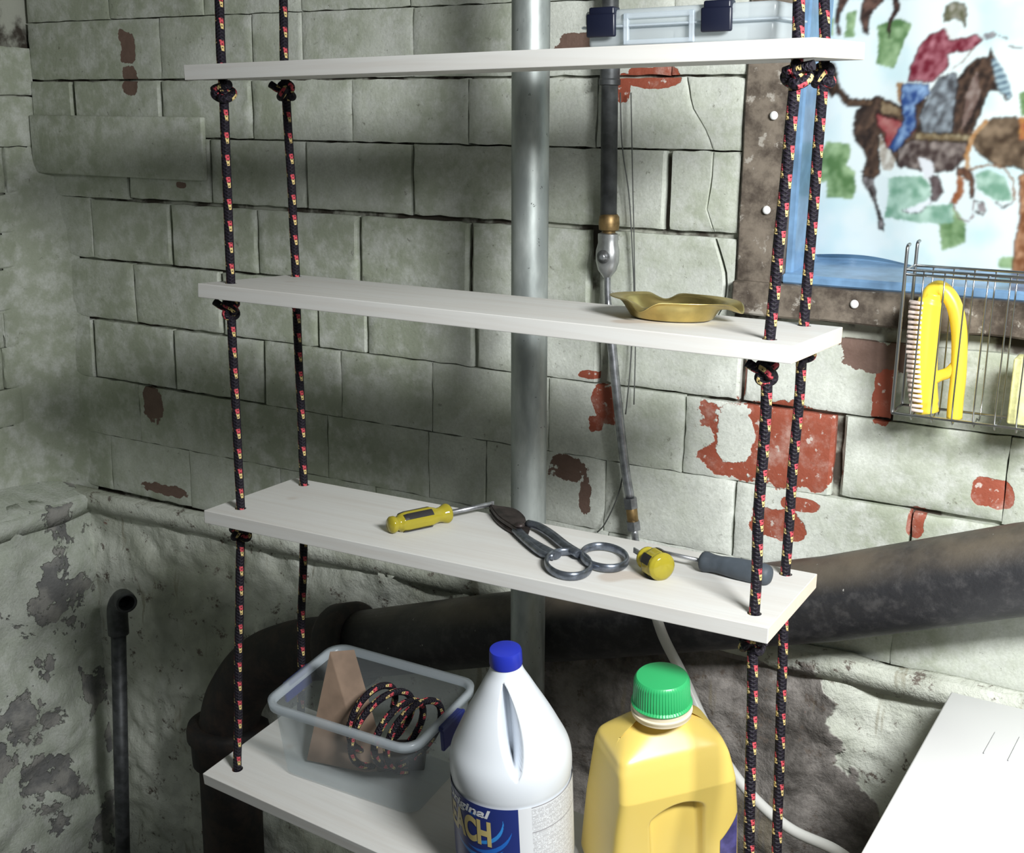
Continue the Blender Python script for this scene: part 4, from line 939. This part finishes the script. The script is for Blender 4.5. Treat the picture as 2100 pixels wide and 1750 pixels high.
# wrap-around label, colours printed per vertex
def label_band():
    nA, nZ = 520, 260; z0, z1 = .026, .141; aa = np.linspace(a_cam-2.0, a_cam+2.0, nA+1); zz = np.linspace(z0, z1, nZ+1); A_, Z = np.meshgrid(aa, zz); r = RJ+.0002
    L_ = np.stack([r*np.cos(A_), r*np.sin(A_), Z], -1); Mj = np.array(JM); P = L_@Mj[:3, :3].T+Mj[:3, 3]
    U = -(A_-a_cam)*RJ; U = -U       # metres to the right of the jug's near line (seen from the camera, positive = right)
    C = np.ones(U.shape+(3,))*np.array([.82, .84, .88])
    q = (P-np.array(CAM))@np.array(RM); px = 1050+F*q[..., 0]/-q[..., 2]; py = 875-F*q[..., 1]/-q[..., 2]
    front = np.abs(A_-a_cam) < 1.5
    ub = np.interp(0, [0, 1], [0, 1]); 
    # blue panel runs from the far left to the line seen at px 1066
    i = nZ//2; row = px[i]; fi = front[i]; ux = np.interp(1066, row[fi][np.argsort(row[fi])], U[i][fi][np.argsort(row[fi])])
    blue = U < ux; C[blue] = (.018,.035,.20)
    # swooshes
    def P2(x, y): return (x, y)
    for (cx, cy, R_, w0, a0, a1_, col) in ((ux-.056, .122, .037, .0026, -125, 5, (.04,.30,.80)), (ux-.056, .120, .049, .0030, -110, -15, (.02,.16,.62)), (ux-.060, .118, .056, .0030, -130, -45, (.03,.24,.72)), (ux-.060, .150, .026, .0022, -130, -50, (.02,.14,.5))):
        dx, dy = U-cx, Z-cy; rr = np.hypot(dx, dy); an = np.degrees(np.arctan2(dy, dx)); tt = (an-a0)/(a1_-a0); ok = (tt > 0) & (tt < 1); wv = w0*np.sin(PI*np.clip(tt, 0, 1)); C[ok & (np.abs(rr-R_) < wv) & blue] = col
    # small print, right panel: rows of grey dashes
    rng = np.random.RandomState(4); x1 = ux+.017
    rowi = ((z1-.004-Z)/.0021).astype(int); inr = ((z1-.004-Z) % .0021) < .0011; wd = ((U-x1)/.0011).astype(int); hsh = rng.rand(200, 200); on = hsh[np.clip(rowi, 0, 199), np.clip(wd, 0, 199)] > .22
    txt = (U > x1) & (U < x1+.075) & inr & on & (Z < z1-.003); C[txt] = (.50,.50,.53)
    bar = (U > x1) & (U < x1+.085) & ((np.abs(Z-(z1-.0012)) < .0007) | (np.abs(Z-(z1-.0385)) < .0007)); C[bar] = (.28,.27,.30)
    small = (U > ux-.022) & (U < ux-.006) & (Z < .074) & (Z > .055) & (((Z*1000) % 2.6) < 1.5) & (hsh[np.clip(rowi, 0, 199), np.clip((U*1400).astype(int) % 200, 0, 199)] > .2); C[small] = (.55,.6,.7)
    edge = (Z > z1-.0012) & ~blue; 
    me = bpy.data.meshes.new('label'); n = (nA+1)*(nZ+1); idx = np.arange(n).reshape(nZ+1, nA+1); Fc = np.stack([idx[:-1, :-1], idx[:-1, 1:], idx[1:, 1:], idx[1:, :-1]], -1).reshape(-1, 4)
    me.from_pydata(P.reshape(-1, 3).tolist(), [], Fc.tolist()); ca = me.color_attributes.new('print', 'FLOAT_COLOR', 'POINT'); ca.data.foreach_set('color', np.concatenate([C.reshape(-1, 3), np.ones((n, 1))], 1).astype('f').ravel())
    obj('label', me, M_LABEL, jug, smooth=True, label='blue and white printed label'); return ux
UX = label_band()
def wrap_text(body, size, u_right, z, mat, shear=0.0, bold=0.0, sx=1.0, name='lettering'):
    cu = bpy.data.curves.new('t', 'FONT'); cu.body = body; cu.size = size; cu.shear = shear; cu.offset = bold; cu.align_x = 'RIGHT'; cu.extrude = 0; cu.resolution_u = 6
    o = bpy.data.objects.new('t', cu); COL.objects.link(o); dg = bpy.context.evaluated_depsgraph_get(); me = bpy.data.meshes.new_from_object(o.evaluated_get(dg)); bpy.data.objects.remove(o)
    bm = bmesh.new(); bm.from_mesh(me); bmesh.ops.triangulate(bm, faces=bm.faces); 
    for _ in range(2):
        es = [e_ for e_ in bm.edges if abs(e_.verts[0].co.x-e_.verts[1].co.x) > .003]
        if es: bmesh.ops.subdivide_edges(bm, edges=es, cuts=1); bmesh.ops.triangulate(bm, faces=bm.faces)
    for v in bm.verts:
        u = u_right+v.co.x*sx; a = a_cam+u/RJ; v.co = JM @ Vector(((RJ+.0006)*math.cos(a), (RJ+.0006)*math.sin(a), z+v.co.y))
    bmesh.ops.recalc_face_normals(bm, faces=bm.faces); return obj(name, bm, mat, jug)
M_WT = plain('white_print', (.80,.82,.86), .4); M_GT = plain('gold_print', (.62,.50,.20), .35)
o = wrap_text('Original', .0175, UX-.038, .1245, M_WT, .25, .0005, 1.5); o['label'] = 'white italic word Original'
o = wrap_text('BLEACH', .049, UX-.034, .0840, M_GT, 0, .0022, .60); o['label'] = 'gold word BLEACH'

# --- yellow bottle with green cap
yb0 = onshelf(3, 1360, 1766); YAWB = .82
YM = frame(yb0+n3*.0005, n3, (math.cos(YAWB), math.sin(YAWB), 0))
yb_ = empty('yellow_bottle', yb0, 'big yellow plastic bottle with ribbed green cap on the lowest shelf', 'bottle')
def sq(t, n):
    c, s = math.cos(t), math.sin(t); return (abs(c)**(2/n))*(1 if c >= 0 else -1), (abs(s)**(2/n))*(1 if s >= 0 else -1)
ysec = [(0,.072,.050,6),(.004,.079,.056,9),(.015,.082,.058,12),(.10,.080,.057,12),(.155,.076,.056,12),(.178,.074,.055,12),(.192,.070,.053,10),(.204,.058,.046,5),(.214,.047,.040,2.6),(.222,.037,.036,2.1),(.226,.0325,.0325,2),(.229,.031,.031,2)]
bm = bmesh.new(); SG = 220; rings = []; hs_ = np.linspace(0, .229, 190)
ss = np.array([[np.interp(h, [q[0] for q in ysec], [q[c] for q in ysec]) for c in (1, 2, 3)] for h in hs_])
for _ in range(8): ss[12:-5] = (ss[11:-6]+2*ss[12:-5]+ss[13:-4])/4
def sqring(a_, b_, n_, m):
    t = np.linspace(0, 2*PI, 8001); c, s_ = np.cos(t), np.sin(t); x = np.sign(c)*np.abs(c)**(2/n_)*a_; y = np.sign(s_)*np.abs(s_)**(2/n_)*b_
    L_ = np.concatenate([[0], np.cumsum(np.hypot(np.diff(x), np.diff(y)))]); q_ = np.linspace(0, L_[-1], m, endpoint=False); return np.interp(q_, L_, x), np.interp(q_, L_, y)
for h, (a_, b_, n_) in zip(hs_, ss):
    ring = []; RX, RY = sqring(a_, b_, n_, SG)
    for k in range(SG):
        X_, Y_ = RX[k], RY[k]
        # sheared shoulder: the neck sits towards the back right
        sh = max(0, (h-.165)/.064); X_ -= .003*sh
        if X_ < 0: X_ -= .016*max(0, 1-h/.185)*min(1, -X_/.03)
        # recessed grip panel with an arched top on the near face
        if Y_ < -b_*.55 and h < .168:
            u_ = (X_+.006)/.038; top_ = .135-.014*u_*u_+.004*u_; inside = min(1, max(0, (1-abs(u_))/.22))*min(1, max(0, (top_-h)/.008)); inside = inside*inside*(3-2*inside); Y_ += .020*inside*(.45+.55*math.exp(-max(0, top_-h)/.035))
        if Y_ < 0 and h > .148: Y_ += .42*(h-.148)*min(1, -Y_/(.5*b_))
        ring.append(bm.verts.new(YM @ Vector((X_, Y_, h))))
    rings.append(ring)
for A_, B_ in zip(rings, rings[1:]):
    for k in range(SG): f = bm.faces.new((A_[k], A_[(k+1) % SG], B_[(k+1) % SG], B_[k])); f.smooth = True
bm.faces.new(rings[0][::-1]); bm.faces.new(rings[-1]); obj('bottle_body', bm, M_YELP, yb_)
NM = YM @ Matrix.Translation((-.003, .0, 0)) @ Matrix.Diagonal((1.17, 1.17, 1, 1)) @ Matrix.Translation((0, 0, .007))
bm = bmesh.new(); lathe(bm, [(.028,.222),(.0315,.224),(.0315,.2275),(.0325,.229),(.0325,.231),(.0305,.232),(.0305,.240),(.026,.242)], 64, NM); o = obj('neck_ring', bm, M_NECK, yb_, label='pale translucent neck ring'); autosmooth(o.data, 40)
bm = bmesh.new(); lathe(bm, [(.028,.2385),(.0318,.2385),(.0322,.240),(.0300,.2425),(.0288,.270),(.0278,.2735),(.0262,.2755),(.018,.2762),(.001,.2765)], 240, NM, ribs=(60,.2424,.2702,.012)); o = obj('cap', bm, M_GREEN, yb_, label='green ribbed cap'); autosmooth(o.data, 35)
# purple label on the right side face, only its corner shows
bm = bmesh.new(); g = []
for j in range(13):
    r_ = []
    for i in range(9):
        X_ = .052+.0245*i/8; top_ = .064+.034*(i/8)**1.2; h = .012+(top_-.012)*j/12; a_ = np.interp(h, hs_, ss[:, 0]); b2 = np.interp(h, hs_, ss[:, 1])
        r_.append(bm.verts.new(YM @ Vector((X_, -b2*(1-min(.999, (X_/a_)**12))**(1/12)-.0008, h))))
    g.append(r_)
for A_, B_ in zip(g, g[1:]):
    for k in range(8): bm.faces.new((A_[k], A_[k+1], B_[k+1], B_[k]))
obj('label', bm, plain('purple_label', (.09,.08,.25), .4, nscale=60, namt=.2), yb_, label='purple label')

# ================================================================== WHITE APPLIANCE TOP, LOWER RIGHT
ZA = .15; ac = at(1950, 1418, 2, ZA)
ap = empty('washing_machine', (ac.x+.3, ac.y-.3, -.75), 'white enamelled appliance with flat top in the lower right corner', 'appliance')
MA = Matrix.Translation((ac.x, ac.y, 0)) @ Matrix.Rotation(-.02, 4, 'Z')
boxobj('appliance_top', (0, -.60, ZA-.03), (.62, 0, ZA), M_ENAMEL, ap, bev=.003, M=MA)
boxobj('cabinet', (.008, -.59, -.72), (.612, -.008, ZA-.031), M_ENAMEL, ap, bev=.004, M=MA)
boxobj('plinth', (.03, -.57, -.75), (.59, -.03, -.721), M_BLACKP, ap, M=MA)
for (xa_, ya_, xb_, yb2) in ((2040, 1502, 2016, 1545), (2090, 1512, 2066, 1560)):
    p, q = at(xa_, ya_, 2, ZA+.0003), at(xb_, yb2, 2, ZA+.0003); tubeobj('reflection', [p, q, q+Vector((.001, -.001, 0))], [.0003, .0004, .0009], M_STEEL, ap, seg=6, label='thin grey scratch')  # wire reflection in the enamel, modelled as thin grey strips

# ================================================================== WIRE BASKET AT THE SILL WITH BRUSH
by0, by1 = .335, .395       # front and back planes of the basket
bk = empty('wire_basket', onY(1845, 855, .36), 'chrome wire basket hooked at the window sill, at the right edge', 'basket')
def wires(paths, r, name, seg_=8, each=True):
    for p in paths: tubeobj(name, p, r, M_CHROME, bk, seg=seg_)
zt = onY(1900, 556, by0).z; zb_ = onY(1900, 856, by0).z+.0; xL0 = onY(1846, 700, by0).x; xR = .80
xL = onY(1843, 700, by0).x
wires([[(xL, by0, zt), (xR, by0, zt)], [(xL, by1, zt), (xR, by1, zt)], [(xL, by0, zb_), (xR, by0, zb_)], [(xL, by1, zb_), (xR, by1, zb_)], [(xL, by0, zt-.006), (xR, by0, zt-.006)]], .0019, 'rail')
for yy3 in (by0, by1):
    wires([catmull([(xL, yy3+.012, zt+.032), (xL, yy3+.002, zt+.030), (xL, yy3, zt+.018), (xL, yy3, zt-.04), (xL, yy3, zb_+.05), (xL, yy3, zb_+.006), (xL, yy3+.003, zb_)], 5)], .0024, 'end_hook')
wires([[(xL, by0, zb_), (xL, by1, zb_)], [(xL, by0, zt), (xL, by1, zt)]], .0019, 'end_wire')
x = xL+.024
while x < xR:
    wires([catmull([(x, by0, zt), (x-.0, by0, (zt+zb_)/2), (x, by0, zb_), (x, (by0+by1)/2, zb_-.0005), (x, by1, zb_), (x, by1, (zt+zb_)/2), (x, by1, zt)], 3)], .0011, 'basket_wire', 6); x += .0265
# scrubbing brush standing on end in the basket
br = empty('scrub_brush', onY(1900, 850, .365), 'yellow scrub brush with closed handle standing in the wire basket', 'brush')
yb3 = .365
def q3(x, y, Y=yb3): return onY(x, y, Y)
base = catmull([q3(1916, 600), q3(1903, 640), q3(1897, 720), q3(1897, 800), q3(1902, 846)], 8)
tubeobj('brush_base', base, [.0125]*4+[.0165]*(len(base)-8)+[.0150]*4, M_YHAND, br, seg=20, sx=1.0)
hd = catmull([q3(1902, 640), q3(1908, 602), q3(1930, 592), q3(1955, 622), q3(1967, 680), q3(1966, 760), q3(1960, 820), q3(1957, 858)], 8)
tubeobj('brush_handle', hd, .0108, M_YHAND, br, seg=18, sx=.95)
tubeobj('brush_handle', catmull([q3(1902, 785), q3(1925, 772), q3(1946, 764), q3(1962, 748)], 6), .0075, M_YHAND, br, seg=16)
bm = bmesh.new(); rr_ = random.Random(2)
for i in range(23):
    for j in range(5):
        t = i/22; sx_ = 1880-12*math.sin(PI*t*.9)-4; p0 = q3(1893-6*math.sin(PI*t), 622+222*t, yb3-.018+.009*j); L_ = Vector((-.017, 0, 0))
        e1 = p0+L_+Vector((rr_.uniform(-.001, .001), rr_.uniform(-.002, .002), rr_.uniform(-.001, .001))); tube(bm, [p0, e1], [.0021, .0028], 6)
obj('bristles', bm, M_BRIS, br, kind='stuff')
p = onY(2096, 800, .365); boxobj('yellow_sponge', (p.x-.012, .345, zb_+.002), (p.x+.05, .385, onY(2085, 730, .365).z), M_SPONGE, bev=.003, label='pale yellow sponge at the right end of the wire basket', cat='sponge')
